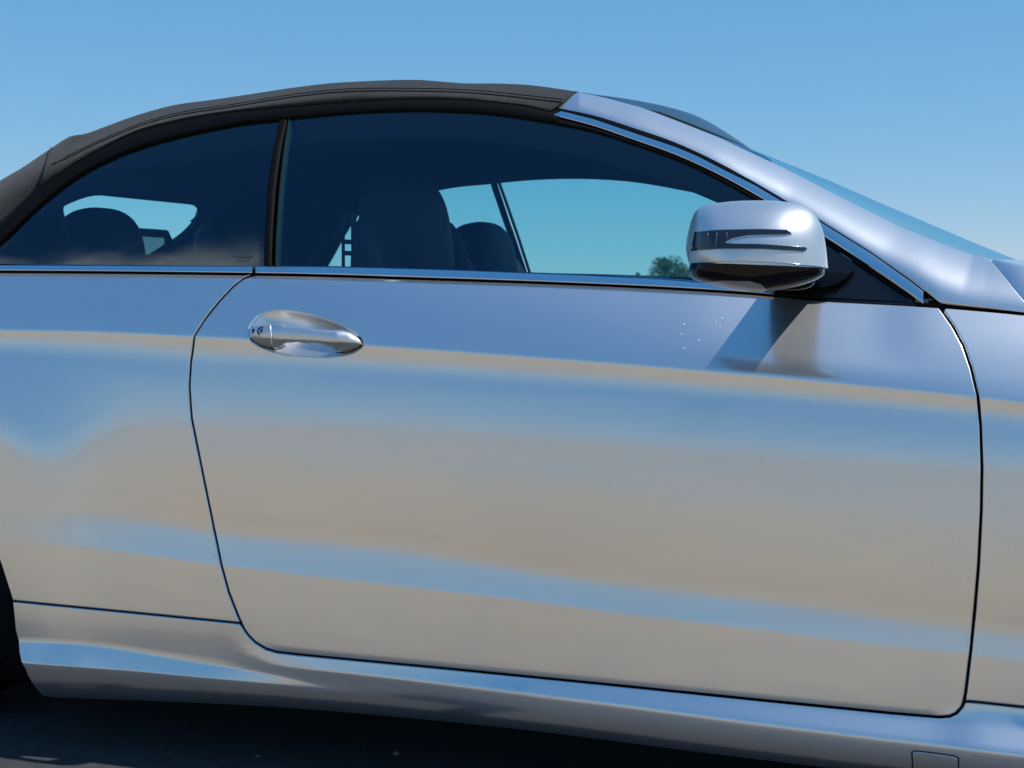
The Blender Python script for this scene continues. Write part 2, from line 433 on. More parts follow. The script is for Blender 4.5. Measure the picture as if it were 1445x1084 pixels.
# ------------------------------------------------------------------ the ground
def sheet(name, x0, x1, y0, y1, z, mat, label):
    o = link_mesh(name, [(x0, y0, z), (x1, y0, z), (x1, y1, z), (x0, y1, z)], [(0, 1, 2, 3)], mat, smooth=False)
    tag(o, label, kind='structure'); return o
sheet('ground', -3000, 3000, -3000, 3000, 0, M['gravel'], 'pale dry gravel ground around the car')
sheet('asphalt', -9, 9, -1.5, 7, .004, M['asphalt'], 'dark asphalt strip under the car')

# ------------------------------------------------------------------ body side: a sculpted surface y(X,Z)
T = scurve((0, 385), (150, 386), (320, 388), (420, 389.5), (600, 395), (800, 402), (970, 410), (1075, 417), (1160, 425), (1300, 433), (1445, 445))
Cc = scurve((0, 465), (150, 468), (275, 474), (540, 488), (740, 502), (860, 511), (1060, 528), (1260, 547), (1385, 559), (1445, 566))
H = curve((-200, 560), (0, 628), (28, 645), (60, 660), (90, 655), (125, 625), (170, 604), (240, 598), (400, 600), (600, 606), (740, 617), (860, 625), (1060, 641), (1260, 653), (1445, 664))
L1 = scurve((-200, 700), (50, 722), (130, 716), (240, 726), (300, 735), (600, 766), (740, 792), (860, 810), (1060, 832), (1260, 860), (1445, 885))
L2 = scurve((50, 766), (150, 777), (300, 797), (540, 825), (740, 848), (860, 864), (1060, 888), (1260, 913), (1385, 926), (1445, 934))
G = curve((0, 846.5), (18, 848.5), (340, 880), (345, 890), (350, 897), (360, 907), (375, 916), (390, 920.5), (420, 924), (620, 943), (860, 966.5), (1060, 987), (1260, 1007), (1325, 1012.5), (1345, 1010), (1355, 1002), (1362, 990), (1385, 992), (1445, 998.5))
R1 = curve((0, 865), (338, 890), (345, 896), (360, 912), (390, 924), (420, 928), (620, 948), (860, 973), (1060, 992), (1240, 1012), (1385, 1027), (1445, 1034))
R2 = curve((0, 875), (338, 897), (345, 905), (360, 924), (390, 938), (420, 943), (540, 956), (740, 978), (860, 991), (1060, 1017), (1240, 1039), (1445, 1063))
S1 = scurve((0, 904), (25, 905), (150, 914), (250, 931), (340, 945), (400, 956), (480, 972), (540, 975), (740, 1000), (860, 1013), (1060, 1039), (1240, 1061), (1445, 1085))
S2 = curve((0, 933), (25, 935), (200, 948), (400, 967), (500, 977), (540, 982), (740, 1008), (860, 1021), (1060, 1047), (1240, 1069), (1445, 1093))
BE = scurve((0, 982), (60, 985), (200, 990), (400, 1000), (640, 1021), (700, 1027), (1009, 1066), (1100, 1077), (1445, 1119))
def K(c): return lambda x: np.full(np.shape(x), float(c))
NODES = [   # (image height, reflection elevation in degrees)
 (lambda x: T(x)-22, K(120)),
 (lambda x: T(x)+1, flat((0, 100), (400, 95), (700, 90), (1445, 85))),
 (lambda x: T(x)+7.5, flat((0, 92), (350, 92), (600, 84), (1445, 84))),
 (lambda x: T(x)+10, flat((0, 40), (350, 50), (600, 72), (900, 85), (1445, 82))),
 (lambda x: Cc(x)-.30*(Cc(x)-T(x)), flat((0, 41), (600, 50), (980, 56), (1090, 72), (1240, 72), (1300, 58), (1445, 56))),
 (lambda x: Cc(x)-2, flat((0, 40), (980, 36), (1090, 30), (1240, 30), (1300, 34), (1445, 36))),
 (lambda x: Cc(x)+2, K(-6)),
 (lambda x: Cc(x)+12, flat((0, 2), (150, 0), (300, -3), (1445, -4))),
 (lambda x: Cc(x)+45, flat((0, 27), (120, 18), (300, 13), (700, 13), (1445, 17))),
 (lambda x: Cc(x)+.68*(H(x)-Cc(x)), flat((0, 20), (100, 13), (180, 7.5), (300, 7), (1445, 8.5))),
 (lambda x: H(x)-3, flat((0, 2.2), (1445, 1.8))),
 (lambda x: H(x)+3, flat((0, .6), (1445, .2))),
 (lambda x: H(x)+.28*(L1(x)-H(x)), flat((0, .3), (100, .2), (250, -.6), (1445, -.6))),
 (lambda x: H(x)+.55*(L1(x)-H(x)), flat((0, -.3), (100, -1.5), (250, -4.5), (1445, -4.5))),
 (lambda x: L1(x)-5, flat((0, -.5), (50, -1), (150, -5), (300, -11), (1445, -11))),
 (lambda x: L1(x)+.42*(L2(x)-L1(x)), flat((0, 0), (50, .5), (110, 2.5), (220, 5.2), (700, 4.6), (1000, 3.4), (1300, 1.8), (1445, 1.4))),
 (lambda x: L2(x)-2, flat((0, 0), (50, .5), (110, 3.5), (220, 7), (700, 6.4), (1000, 5), (1300, 2.8), (1445, 2.4))),
 (lambda x: L2(x)+2, flat((0, -4), (60, -4), (200, -5.5), (1445, -5.5))),
 (lambda x: G(x)-11, flat((0, -6.5), (1445, -7))),
 (lambda x: G(x)-1, flat((0, -7), (330, -8), (400, -20), (1300, -20), (1362, -8), (1445, -8))),
 (lambda x: G(x)+1, flat((0, -6), (338, -7), (350, 2), (420, 4), (620, 6), (860, 14), (1060, 14), (1240, 3), (1345, -4), (1445, -5))),
 (lambda x: R1(x)+1, flat((0, -7), (338, -8), (350, 2), (420, 4), (620, 10), (860, 42), (1060, 52), (1445, 58))),
 (lambda x: R2(x)-1.5, flat((0, -7), (338, -8), (350, 2), (420, 5), (620, 14), (860, 44), (1060, 52), (1445, 58))),
 (lambda x: R2(x)+1.5, flat((0, -8), (338, -9), (350, -11), (470, -22), (620, -16), (860, -7), (1060, -5), (1445, -5))),
 (lambda x: S1(x)-2, flat((0, -8), (300, -8), (400, -14), (500, -20), (620, -26), (860, -22), (1445, -18))),
 (lambda x: S1(x)+2, flat((0, 26), (300, 24), (400, 6), (470, -6), (530, -32), (1445, -28))),
 (lambda x: S2(x)-1.5, flat((0, 30), (300, 28), (400, 6), (470, -8), (530, -38), (1445, -36))),
 (lambda x: S2(x)+1.5, flat((0, -38), (400, -38), (530, -46), (1445, -46))),
 (lambda x: BE(x)-12, K(-88)),
 (lambda x: BE(x)+4, K(-126)),
 (lambda x: BE(x)+80, K(-130)),
]
XG = np.arange(-2.42, 2.16, .012); ZG = np.arange(.08, 1.06, .0025)
def plan(X): return .008*np.maximum(0, X+1.0)**2 + .02*np.maximum(0, X+.2)**2 + .02*np.maximum(0, X-1.2)**2*6 + .10*np.maximum(0, -X-1.6)**2
XX, ZZ = np.meshgrid(XG, ZG, indexing='ij')
YY = np.repeat(plan(XG)[:, None], len(ZG), 1)
def gauss(a, s, axis):
    n = int(3*s)+1; k = np.exp(-.5*(np.arange(-n, n+1)/s)**2); k /= k.sum()
    return np.apply_along_axis(lambda v: np.convolve(np.pad(v, n, mode='reflect', reflect_type='odd'), k, 'valid'), axis, a)
for it in range(6):
    px, py = proj(np.stack([XX, YY, ZZ], -1).reshape(-1, 3)); px = px.reshape(XX.shape); py = py.reshape(XX.shape)
    e = np.zeros_like(px); ys = [f(px) for f, g in NODES]; es = [g(np.clip(px, 0, 1445)) for f, g in NODES]
    e[:] = es[0]
    for k in range(len(NODES)-1):
        a, b = ys[k], ys[k+1]
        t = np.clip((py-a)/np.maximum(b-a, .5), 0, 1)
        t2 = t*t*(3-2*t)
        e = np.where(py >= a, es[k]+(es[k+1]-es[k])*(.5*t+.5*t2), e)
    dd = np.stack([XX, YY, ZZ], -1)-CAM
    alpha = np.degrees(np.arctan2(-dd[..., 2], np.hypot(dd[..., 0], dd[..., 1])))
    th = np.clip((e+alpha)/2, -60, 62)
    tz = np.tan(np.radians(th))
    cum = np.concatenate([np.zeros((len(XG), 1)), np.cumsum((tz[:, 1:]+tz[:, :-1])/2*np.diff(ZG), 1)], 1)
    # anchor on the crease
    cr = py-Cc(px)      # decreasing in Z
    idx = np.argmax(cr < 0, 1); idx = np.clip(idx, 1, len(ZG)-1); ii = np.arange(len(XG))
    t = cr[ii, idx-1]/(cr[ii, idx-1]-cr[ii, idx]+1e-9); t = np.clip(t, 0, 1)
    c0 = cum[ii, idx-1]*(1-t)+cum[ii, idx]*t
    YN = plan(XG)[:, None]+cum-c0[:, None]
    YY = gauss(YN, 1.6, 0)
px, py = proj(np.stack([XX, YY, ZZ], -1).reshape(-1, 3)); px = px.reshape(XX.shape); py = py.reshape(XX.shape)
FX = np.gradient(YY, XG, axis=0); FZ = np.gradient(YY, ZG, axis=1)
def bil(A, X, Z):
    X = np.asarray(X, float); Z = np.asarray(Z, float)
    u = np.clip((X-XG[0])/.012, 0, len(XG)-1.001); v = np.clip((Z-ZG[0])/.0025, 0, len(ZG)-1.001)
    i = u.astype(int); j = v.astype(int); u = u-i; v = v-j
    return A[i, j]*(1-u)*(1-v)+A[i+1, j]*u*(1-v)+A[i, j+1]*(1-u)*v+A[i+1, j+1]*u*v
def fy(X, Z): return bil(YY, X, Z)
def fn(X, Z):
    a = bil(FX, X, Z); b = bil(FZ, X, Z); n = np.stack([a, -np.ones_like(a), b], -1)
    return n/np.linalg.norm(n, axis=-1, keepdims=True)
def feat_z(f):      # height of a feature at every X station
    cr = py-f(px); idx = np.clip(np.argmax(cr < 0, 1), 1, len(ZG)-1); ii = np.arange(len(XG))
    t = np.clip(cr[ii, idx-1]/(cr[ii, idx-1]-cr[ii, idx]+1e-9), 0, 1)
    return ZG[idx-1]+t*(ZG[idx]-ZG[idx-1])
FEAT = [feat_z(f) for f, g in NODES]
ROWS = []
for k in range(1, len(FEAT)-1):
    a, b = FEAT[k], FEAT[k+1]
    n = max(1, int(np.ceil(np.median(a-b)/.006)))
    for q in range(n): ROWS.append(a+(b-a)*q/n)
def surf_pts(step):
    xs = np.arange(XG[0], XG[-1], step); out = []
    for r_ in ROWS: out.append(np.stack([xs, np.interp(xs, XG, r_)], 1))
    return np.concatenate(out)
PTS = surf_pts(.02)
def bodyXZ(x, y):
    p = on_surf(x, y, fy); return np.array([p[0], p[2]])
def body_path(f, x0, x1, n=24):
    return [bodyXZ(x, float(f(x))) for x in np.linspace(x0, x1, n)]
zT = lambda X: np.interp(X, XG, FEAT[1])+.0040
def top_edge(Xa, Xb, n=30): return [np.array([x, float(zT(x))]) for x in np.linspace(Xa, Xb, n)]

# gaps
rear_gap_px = [(357, 388), (345, 392), (330, 403), (310, 424), (290, 449), (274, 474), (269, 510), (267, 545), (270, 590), (276, 620), (283, 655), (292, 700), (301, 745), (311, 793), (322, 835), (334, 866), (340, 880)]
rear_gap = [bodyXZ(*p) for p in rear_gap_px]
corner_px = [(345, 890), (350, 897), (360, 907), (375, 916), (390, 920.5), (420, 924)]
front_gap_px = [(1329, 437), (1345, 460), (1360, 488), (1371, 520), (1380, 558), (1384, 600), (1386, 660), (1385, 720), (1381, 800), (1376, 860), (1370, 920), (1363, 978), (1361, 989)]
front_gap = [bodyXZ(*p) for p in front_gap_px]
fcorner_px = [(1358, 998), (1350, 1007), (1340, 1011.5), (1325, 1012.5)]
bottom_px = [(x, float(G(x))) for x in np.linspace(1300, 440, 20)]
door_bottom = [bodyXZ(*p) for p in fcorner_px+bottom_px] + [bodyXZ(*p) for p in corner_px[::-1]]
door_poly = np.array(rear_gap[::-1] + top_edge(rear_gap[0][0]+.004, front_gap[0][0]-.004) + front_gap + door_bottom)
Q_line = body_path(G, 17, 338, 14)
AX_R, AX_F, WR = -1.415, 1.35, .322
arch_r = [bodyXZ(*p) for p in ((-40, 700), (-18, 745), (0, 795), (8, 820), (17, 848))]
cR = np.array([AX_R, .33]); r0 = np.hypot(*(arch_r[0]-cR))
a0 = math.atan2(arch_r[0][1]-cR[1], arch_r[0][0]-cR[0])
arc = [cR+r0*np.array([math.cos(a), math.sin(a)]) for a in np.linspace(math.pi+.25, a0+.15, 22)]
XE0, XE1 = -2.38, 2.10
quarter_poly = np.array([[XE0, .30]] + arc + arch_r + Q_line + rear_gap[::-1] + top_edge(rear_gap[0][0]-.004, XE0, 30))
z_fen = [bodyXZ(x, float(G(x))) for x in (1362, 1385, 1420, 1445)]
arcF = [np.array([AX_F, .33])+.365*np.array([math.cos(a), math.sin(a)]) for a in np.linspace(math.pi-.0, -.1, 26)]
fender_poly = np.array(front_gap[::-1][:] + top_edge(front_gap[0][0]+.006, XE1, 24) + [[XE1, .3]] + arcF[::-1] + z_fen[::-1])
sk_end = [bodyXZ(*p) for p in ((17, 850), (21, 890), (26, 920), (34, 943), (45, 965), (60, 983))]
sk_bot = [bodyXZ(x, float(BE(x))) for x in np.linspace(75, 1445, 24)]
Xf = .975
zf_bot = sk_bot[-1][1]+(sk_bot[-1][1]-sk_bot[-2][1])/(sk_bot[-1][0]-sk_bot[-2][0])*(Xf-sk_bot[-1][0])
z_fe = z_fen[-1][1]+(z_fen[-1][1]-z_fen[0][1])/(z_fen[-1][0]-z_fen[0][0])*(Xf-z_fen[-1][0])
skirt_poly = np.array(sk_end + sk_bot + [[Xf, zf_bot], [Xf, z_fe]] + z_fen[::-1] + [bodyXZ(*p) for p in fcorner_px] + [bodyXZ(*p) for p in bottom_px] + [bodyXZ(*p) for p in corner_px[::-1]] + Q_line[::-1])

bowl_px = [(352, 463), (356.5, 454), (368.7, 443.5), (387, 439), (405, 439), (434, 443.5), (464.6, 452.6), (490.5, 463), (505.8, 474), (512, 484.6), (507, 493), (492, 500), (464.6, 503.6), (434, 503), (405, 501), (381, 495), (361, 486), (352.7, 477)]
def smooth_closed(p, n):
    p = np.array(p, float); m = len(p); out = []
    for i in range(m):
        a, b, c, d = p[i-1], p[i], p[(i+1) % m], p[(i+2) % m]
        for k in range(n):
            t = k/n; out.append(.5*((2*b)+(c-a)*t+(2*a-5*b+4*c-d)*t*t+(-a+3*b-3*c+d)*t**3))
    return np.array(out)
bowl = np.array([bodyXZ(*p) for p in smooth_closed(bowl_px, 3)])
door = panel('door', door_poly, fy, fn, M['paint'], pts=PTS, holes=[bowl], gap=.004, mirror=True)
panel('quarter_panel', quarter_poly, fy, fn, M['paint'], pts=PTS, mirror=True)
panel('front_fender', fender_poly, fy, fn, M['paint'], pts=PTS, mirror=True)
jack = np.array([bodyXZ(*p) for p in ((1287, 1062), (1292, 1060), (1345, 1067), (1352, 1070), (1353, 1100), (1289, 1096))])
skirt = panel('side_skirt', skirt_poly, fy, fn, M['paint'], pts=PTS, holes=[jack], gap=.0025, depth=.03, mirror=True)
panel('jack_point_cover', jack, fy, fn, M['paint'], parent=skirt, pts=PTS, gap=.0015, r=.001, depth=.008)

# dark structure behind the skins
xs = np.arange(XE0, XE1, .06); rows = []
for z in np.arange(.14, 1.0, .03):
    rows.append([(x, float(fy(x, min(z, float(zT(x))-.004)))+.02, min(z, float(zT(x))-.004)) for x in xs])
V = np.array(rows); nr, nc = V.shape[:2]; V = V.reshape(-1, 3)
keep = []
for f in grid_faces(nr, nc):
    c = V[list(f)].mean(0)
    if np.hypot(c[0]-AX_R, c[2]-.33) < .36 or np.hypot(c[0]-AX_F, c[2]-.33) < .36: continue
    keep.append(f)
part('body_shell', V, keep, M['dark'], mirror=True)

# ------------------------------------------------------------------ glasshouse surface
yT_ = fy(XG, FEAT[1]-.002)
def ybelt(X): return np.interp(X, XG, yT_)
Wc = scurve((-200, 371), (0, 372), (320, 374.5), (420, 375), (600, 379), (740, 384), (860, 389), (960, 394.5), (1010, 399), (1100, 413))
_wx = np.array([on_surf(x, float(Wc(x)), lambda X, Z: ybelt(X)+.016) for x in np.linspace(-500, 1100, 60)])
def zb(X): return np.interp(X, _wx[:, 0], _wx[:, 2])
def Yg(X, Z):
    d = Z-zb(X); q = np.maximum(d, 0)
    return ybelt(X)+.020+.43*d+.42*q*q
def Yg_n(X, Z):
    h = 1e-3
    a = (Yg(X+h, Z)-Yg(X-h, Z))/(2*h); b = (Yg(X, Z+h)-Yg(X, Z-h))/(2*h)
    n = np.stack([a, -np.ones_like(a), b], -1); return n/np.linalg.norm(n, axis=-1, keepdims=True)
def gp(x, y, off=0.): return on_surf(x, y, lambda X, Z: Yg(X, Z)+off)
def gXZ(x, y): p = gp(x, y); return np.array([p[0], p[2]])

FL = scurve((-75, 385), (-40, 355), (0, 318), (30, 289), (58, 262), (90, 240), (125, 219), (155, 202), (189, 186), (240, 172), (291, 161.5), (378, 152), (450, 146), (560, 139.5), (650, 139.5), (706, 144.5), (740, 148.5), (775, 157))
GT = scurve((-60, 400), (-30, 372), (0, 343), (38, 306), (87, 264), (145, 229), (203, 206), (262, 190), (349, 173), (401, 168), (498, 159), (602, 156), (706, 162), (770, 172), (838, 185.5), (896, 204), (950, 223), (1020, 256), (1073, 286), (1167, 344), (1226, 384), (1285, 424), (1293, 430))
CL = scurve((775, 161), (782, 163), (838, 178), (896, 198), (950.5, 217.5), (1020, 249.5), (1073, 279), (1110, 301), (1167, 336.5), (1226, 376), (1285, 416), (1303, 429))
AL = curve((787, 152), (838, 165), (896, 185), (954, 204.5), (983.5, 217), (1020, 236), (1064, 258), (1105, 282.5), (1161, 313.5), (1226, 354), (1285, 395), (1327, 428), (1345, 430.5), (1445, 441))
AU = curve((787, 152), (789, 149.5), (798, 138), (808, 132.4), (817, 130), (857.5, 139), (904, 151.7), (923, 158.4), (974, 178), (1020, 197), (1060, 215.6), (1108, 238), (1196, 283.5), (1270, 320), (1329, 344), (1373, 360), (1395, 364), (1420, 394), (1447, 428))

# panes
seal_c = [(371.5, 376), (373, 330), (377, 262), (384, 205), (392, 180), (399, 168)]
pane_r = [(395, 168), (391, 185), (386, 215), (381, 260), (378, 320), (377, 376)]
q_poly = [gXZ(x, float(GT(x))-3) for x in np.linspace(-28, 397, 40)] + [gXZ(x, y+0) for x, y in [(391, 200), (383, 262), (378, 330), (376, 385)]] + [gXZ(x, float(Wc(x))+8) for x in np.linspace(370, -45, 12)]
panel('quarter_window', q_poly, Yg, Yg_n, M['quarter_glass'], gap=0, r=.001, depth=.004, step=.03, zs=1., back=True, mirror=True, bstep=.02)
d_poly = [gXZ(*p) for p in [(388, 385), (390, 330), (394, 270), (401, 205), (407, 166)]] + [gXZ(x, float(GT(x))-3) for x in np.linspace(412, 1292, 60)] + [gXZ(1293, 434), gXZ(1200, 432), gXZ(1100, 424)] + [gXZ(x, float(Wc(x))+8) for x in np.linspace(1060, 395, 14)]
side_glass = panel('door_window', d_poly, lambda X, Z: Yg(X, Z)-.002, Yg_n, M['glass'], parent=door, gap=0, r=.0015, depth=.004, step=.03, zs=1., back=True, mirror=False, bstep=.02)
# polished rear edge of the door glass and the division seal
def ribbon(name, path_px, wid, off, mat, parent=None, mirror=True, bulge=.004, axis='x'):
    rows = []
    for (x, y) in path_px:
        r_ = []
        for k in range(9):
            a = -1+2*k/8
            p = gp(x+a*wid/2, y, off) if axis == 'x' else gp(x, y+a*wid/2, off)
            p = p.copy(); p[1] += -bulge*math.sqrt(max(0, 1-a*a)) + (.012 if k in (0, 8) else 0)
            r_.append(p)
        rows.append(r_)
    return loft(name, rows, mat, parent, mirror=mirror)
def dense(path, n):
    path = np.array(path, float); t = np.linspace(0, 1, len(path)); q = np.linspace(0, 1, n)
    return np.stack([np.interp(q, t, path[:, 0]), np.interp(q, t, path[:, 1])], 1)
sealL = [(378, 376), (379, 330), (383, 265), (391, 208), (401, 166)]
ribbon('division_seal', dense(sealL, 16), 12, -.002, M['rubber'])
ribbon('glass_edge', dense([(390, 377), (391.5, 330), (396, 265), (402, 212), (409, 168)], 16), 4, -.001, M['edge'], parent=door, mirror=False)
for k, (x, wd_) in enumerate(((332, 3), (337, 3.4), (342, 2.6), (346, 3.4), (351, 2.6), (355, 3.2), (336, 2.4), (341, 2.0), (346, 2.6), (351, 2.0))):
    y = 361 if k < 6 else 366.5
    c4 = [gp(x+a*wd_/2, y+b*(1.6 if k < 6 else .8), -.0014) for a, b in ((-1, -1), (1, -1), (1, 1), (-1, 1))]
    part('glass_stamp', c4+[p+np.array([0, .0008, 0]) for p in c4], [(0, 1, 2, 3), (7, 6, 5, 4), (0, 4, 5, 1), (1, 5, 6, 2), (2, 6, 7, 3), (3, 7, 4, 0)], M['stamp'], bpy.data.objects['quarter_window'], smooth=False)
# run of the seal along the roof edge and A pillar
def band(name, x0, x1, n, top, bot, mat, offt, offb, k=6, bulge=.004, parent=None, mirror=True, inward=.02):
    rows = []
    for x in np.linspace(x0, x1, n):
        yt, yb_ = float(top(x)), float(bot(x)); r_ = []
        p = gp(x, yt, offt+inward); r_.append(p)
        for i in range(k+1):
            f = i/k; p = gp(x, yt+(yb_-yt)*f, offt+(offb-offt)*f).copy()
            p[1] -= bulge*math.sin(math.pi*f); r_.append(p)
        p = gp(x, yb_, offb+inward); r_.append(p)
        rows.append(r_)
    return loft(name, rows, mat, parent, mirror=mirror)
band('roof_seal', -55, 790, 70, lambda x: float(FL(x))-3, GT, M['rubber'], -.004, -.006, bulge=.006)
band('pillar_seal', 775, 1292, 50, CL, GT, M['rubber'], -.003, -.006, bulge=.003)
# bright trims
band('window_trim', 783, 1303, 60, lambda x: float(AL(x))+2.2 if x > 788 else float(CL(x))-3-(x-783)*1.2, CL, M['chrome'], -.006, -.0095, bulge=.003, inward=.012)
def belt_strip(name, x0, x1, n, parent):
    rows = []
    for x in np.linspace(x0, x1, n):
        w0, w1 = float(Wc(x)), float(T(x))-3.2; h = w1-w0
        r_ = []
        for f, dy in ((0, .022), (0, .0155), (.06, .012), (.3, .0065), (.55, .002), (.8, -.0015), (.94, -.0030), (1, -.0015), (1, .012)):
            r_.append(on_surf(x, w0+h*f, lambda X, Z: ybelt(X)+dy))
        rows.append(r_)
    return loft(name, rows, M['chrome'], parent, mirror=(parent is None))
belt_strip('belt_trim', -190, 356, 30, None)
belt_strip('belt_trim', 360.5, 1092, 50, door)
# black gasket under the belt trims and in the gaps
rows = [[on_surf(x, float(T(x))-6, lambda X, Z: ybelt(X)+.008), on_surf(x, float(T(x))+3, lambda X, Z: ybelt(X)+.012), on_surf(x, float(T(x))+8, lambda X, Z: ybelt(X)+.03)] for x in np.linspace(-190, 1330, 60)]
loft('belt_gasket', rows, M['rubber'], mirror=True)
# sail panel
sail_px = [(1096, 300), (1167, 345), (1226, 385), (1286, 425.5), (1296, 431), (1200, 427), (1096, 417.5)]
panel('mirror_sail', [gXZ(*p) for p in sail_px], lambda X, Z: Yg(X, Z)-.005, Yg_n, M['sail'], parent=door, gap=0, r=.001, depth=.006, step=.03, zs=1., bstep=.015)

# A pillar: the glasshouse surface rounding over towards the windscreen along its upper edge
AU2 = np.array([(760, 140), (817, 130), (857.5, 139), (904, 151.7), (923, 158.4), (974, 178), (1020, 197), (1060, 215.6), (1108, 238), (1196, 283.5), (1270, 320), (1329, 344), (1373, 360), (1395, 363.5), (1420, 366), (1450, 369), (1520, 378)], float)
def edge_dist(x, y):
    P_ = np.array([x, y]); a_, b_ = AU2[:-1], AU2[1:]; ab = b_-a_
    t = np.clip(((P_-a_)*ab).sum(1)/(ab*ab).sum(1), 0, 1); return np.hypot(*(P_-a_-t[:, None]*ab).T).min()
def pil_depth(x, y):
    D0 = float(np.interp(x, [790, 817, 860, 1000, 1100, 1200, 1330, 1450], [24, 26, 33, 44, 52, 60, 66, 66]))
    u = np.clip(1-edge_dist(x, y)/D0, 0, 1); B0 = D0*.00165
    return -.004+B0*(.35*u**2+.65*(1-math.sqrt(max(0, 1-(.975*u)**2.2))))
def pil_pt(x, y): return gp(x, y, pil_depth(x, y))
rows = []
for x in np.concatenate([np.linspace(787.5, 820, 12), np.linspace(828, 1320, 60), np.linspace(1326, 1447, 30)]):
    yl, yu = float(AL(x)), float(AU(x))
    r_ = [gp(x, yl, .02)]
    for i in range(19):
        p = pil_pt(x, yl+(yu-yl)*i/18)
        if x < 1396:        # the flank stands a little more upright than the glass beside it
            p = on_y(x, yl+(yu-yl)*i/18, p[1]-.00014*(yl-yu)*math.sin(math.pi*i/18)*(lambda q: q*q*(3-2*q))(min(1, (1396-x)/330.)))
        r_.append(p)
    q = r_[-1]; r_.append(q+np.array([0, .012, .0])); r_.append(q+np.array([-.01, .03, -.012]))
    rows.append(r_)
pillar = loft('windscreen_pillar', rows, M['paint'], mirror=True)
band('pillar_gasket', 784, 1330, 50, lambda x: float(AL(x))-3, lambda x: float(AL(x))+4, M['rubber'], .004, .004, bulge=0, inward=.012)
PIL_TOP = [r[-2] for r in rows]; PIL_X = np.concatenate([np.linspace(787.5, 820, 12), np.linspace(828, 1320, 60), np.linspace(1326, 1447, 30)])

# gap floor beneath the pillar base
loft('cowl_gasket', [[on_surf(x, y-4, lambda X, Z: ybelt(X)+.012), on_surf(x, y+6, lambda X, Z: ybelt(X)+.016), on_surf(x, y+6, lambda X, Z: ybelt(X)+.06)] for x, y in zip(np.linspace(1310, 1480, 8), [427.5+(x-1310)*.101 for x in np.linspace(1310, 1480, 8)])], M['rubber'], mirror=True)

# windscreen and header
sel = [(x, p) for x, p in zip(PIL_X, PIL_TOP) if 812 <= x <= 1396]
def near_edge(x):
    xs_ = [s[0] for s in sel]; P = np.array([s[1] for s in sel])
    return np.array([np.interp(x, xs_, P[:, k]) for k in range(3)])
def ws_row(x, n=41, dx=0., lift=0.):
    p = near_edge(x).copy(); p[1] += .002; t = np.linspace(0, 1, n); b = np.interp(x, [815, 905, 1100, 1396], [.145, .15, .20, .26])
    cz = np.interp(x, [815, 905, 1100, 1396], [.00, -.055, -.07, -.06])
    y = p[1]+(W-2*p[1])*t; s_ = 4*t*(1-t); s_ = s_**.8
    return np.stack([p[0]+dx+b*s_, y, p[2]+lift*np.minimum(1, s_*6)+cz*s_], 1)
loft('windscreen', [ws_row(x) for x in np.linspace(912, 1396, 40)], M['screen_glass'])
loft('windscreen_header', [ws_row(x, lift=l) for x, l in zip(np.linspace(815, 904, 10), (.0, .001, .002, .002, .002, .002, .002, .002, .001, .0))], M['sail'])
loft('header_gasket', [ws_row(x, lift=l) for x, l in ((902, -.004), (904, .004), (908, .006), (912, .004), (914, -.004))], M['rubber'])

# ------------------------------------------------------------------ soft top
SLc = scurve((-220, 400), (-140, 352), (-60, 299), (0, 255), (29, 238), (73, 208.6), (99, 192.5), (120, 189), (145, 180), (189, 164), (253, 147), (291, 142), (349, 133.6), (412, 124), (464, 117.7), (520, 114.5), (567, 112.8), (590, 112.8), (620, 115), (654, 117.5), (706, 118), (751, 120.5), (780, 124.5), (812, 129.5))
SMc = scurve((-100, 360), (66, 236), (100, 221), (130, 206), (165, 191), (200, 177), (247, 164), (320, 152.5), (420, 136.5), (464, 131.5), (583, 129), (671, 132), (768, 142), (795, 145))
def roof_half(pE, pS, inset=0., n_c=16, side=None):
    e = gp(pE, float(FL(pE)), -.010+inset); yE = e[1]
    s = on_y(pS, float(SLc(pS)), yE+float(np.interp(pS, [-100, 60, 640, 812], [.11, .13, .14, .075])))
    # the side rises from the seal edge, rounding over to the silhouette line
    m = on_y((pE+pS)/2, float(SMc((pE+pS)/2)), yE+float(np.interp(pS, [-100, 60, 640, 812], [.03, .02, .02, .02])))
    pts = [e+np.array([0, .03, .004]), e+np.array([0, .004, -.002])]
    ctrl = [e, m, s]
    t_m = .42
    for k in range(13):
        t = k/12
        # quadratic through e, m (t_m), s
        l0 = (t-t_m)*(t-1)/((0-t_m)*(0-1)); l1 = (t-0)*(t-1)/((t_m)*(t_m-1)); l2 = t*(t-t_m)/(1*(1-t_m))
        pts.append(l0*e+l1*m+l2*s)
    D = W/2-s[1]; sl_ = .10
    for k in range(1, n_c+1):
        d = D*k/n_c
        pts.append(np.array([s[0]-.02*math.sin(math.pi/2*k/n_c)*0, s[1]+d, s[2]+sl_*d-sl_/(2*D)*d*d]))
    return pts
def full(h):
    return np.array(h+[np.array([p[0], W-p[1], p[2]]) for p in h[-2::-1]])
us = np.linspace(0, 1, 90)
main_rows = [full(roof_half(58+(775-58)*u, 73+(812-73)*u)) for u in us]
rear_rows = [full(roof_half(-74+(62+74)*u, -215+(78+215)*u, .010)) for u in np.linspace(0, 1, 30)]
BW = dict(x0=-1.78, x1=-1.298, y0=.50, y1=W-.50, r=.15)
def in_bw(p, grow=0.):
    x0, x1, y0, y1, r = BW['x0']-grow, BW['x1']+grow, BW['y0']-grow, BW['y1']+grow, BW['r']
    dx = max(x0+r-p[0], 0, p[0]-x1+r); dy = max(y0+r-p[1], 0, p[1]-y1+r)
    return math.hypot(dx, dy) < r
def cut_loft(name, rows, mat, grow=0., parent=None):
    v = np.concatenate(rows); f = [q for q in grid_faces(len(rows), len(rows[0])) if not in_bw(v[list(q)].mean(0), grow)]
    o = part(name, v, f, mat, parent); fix_normals(o); return o
top = cut_loft('soft_top', main_rows, M['fabric'])
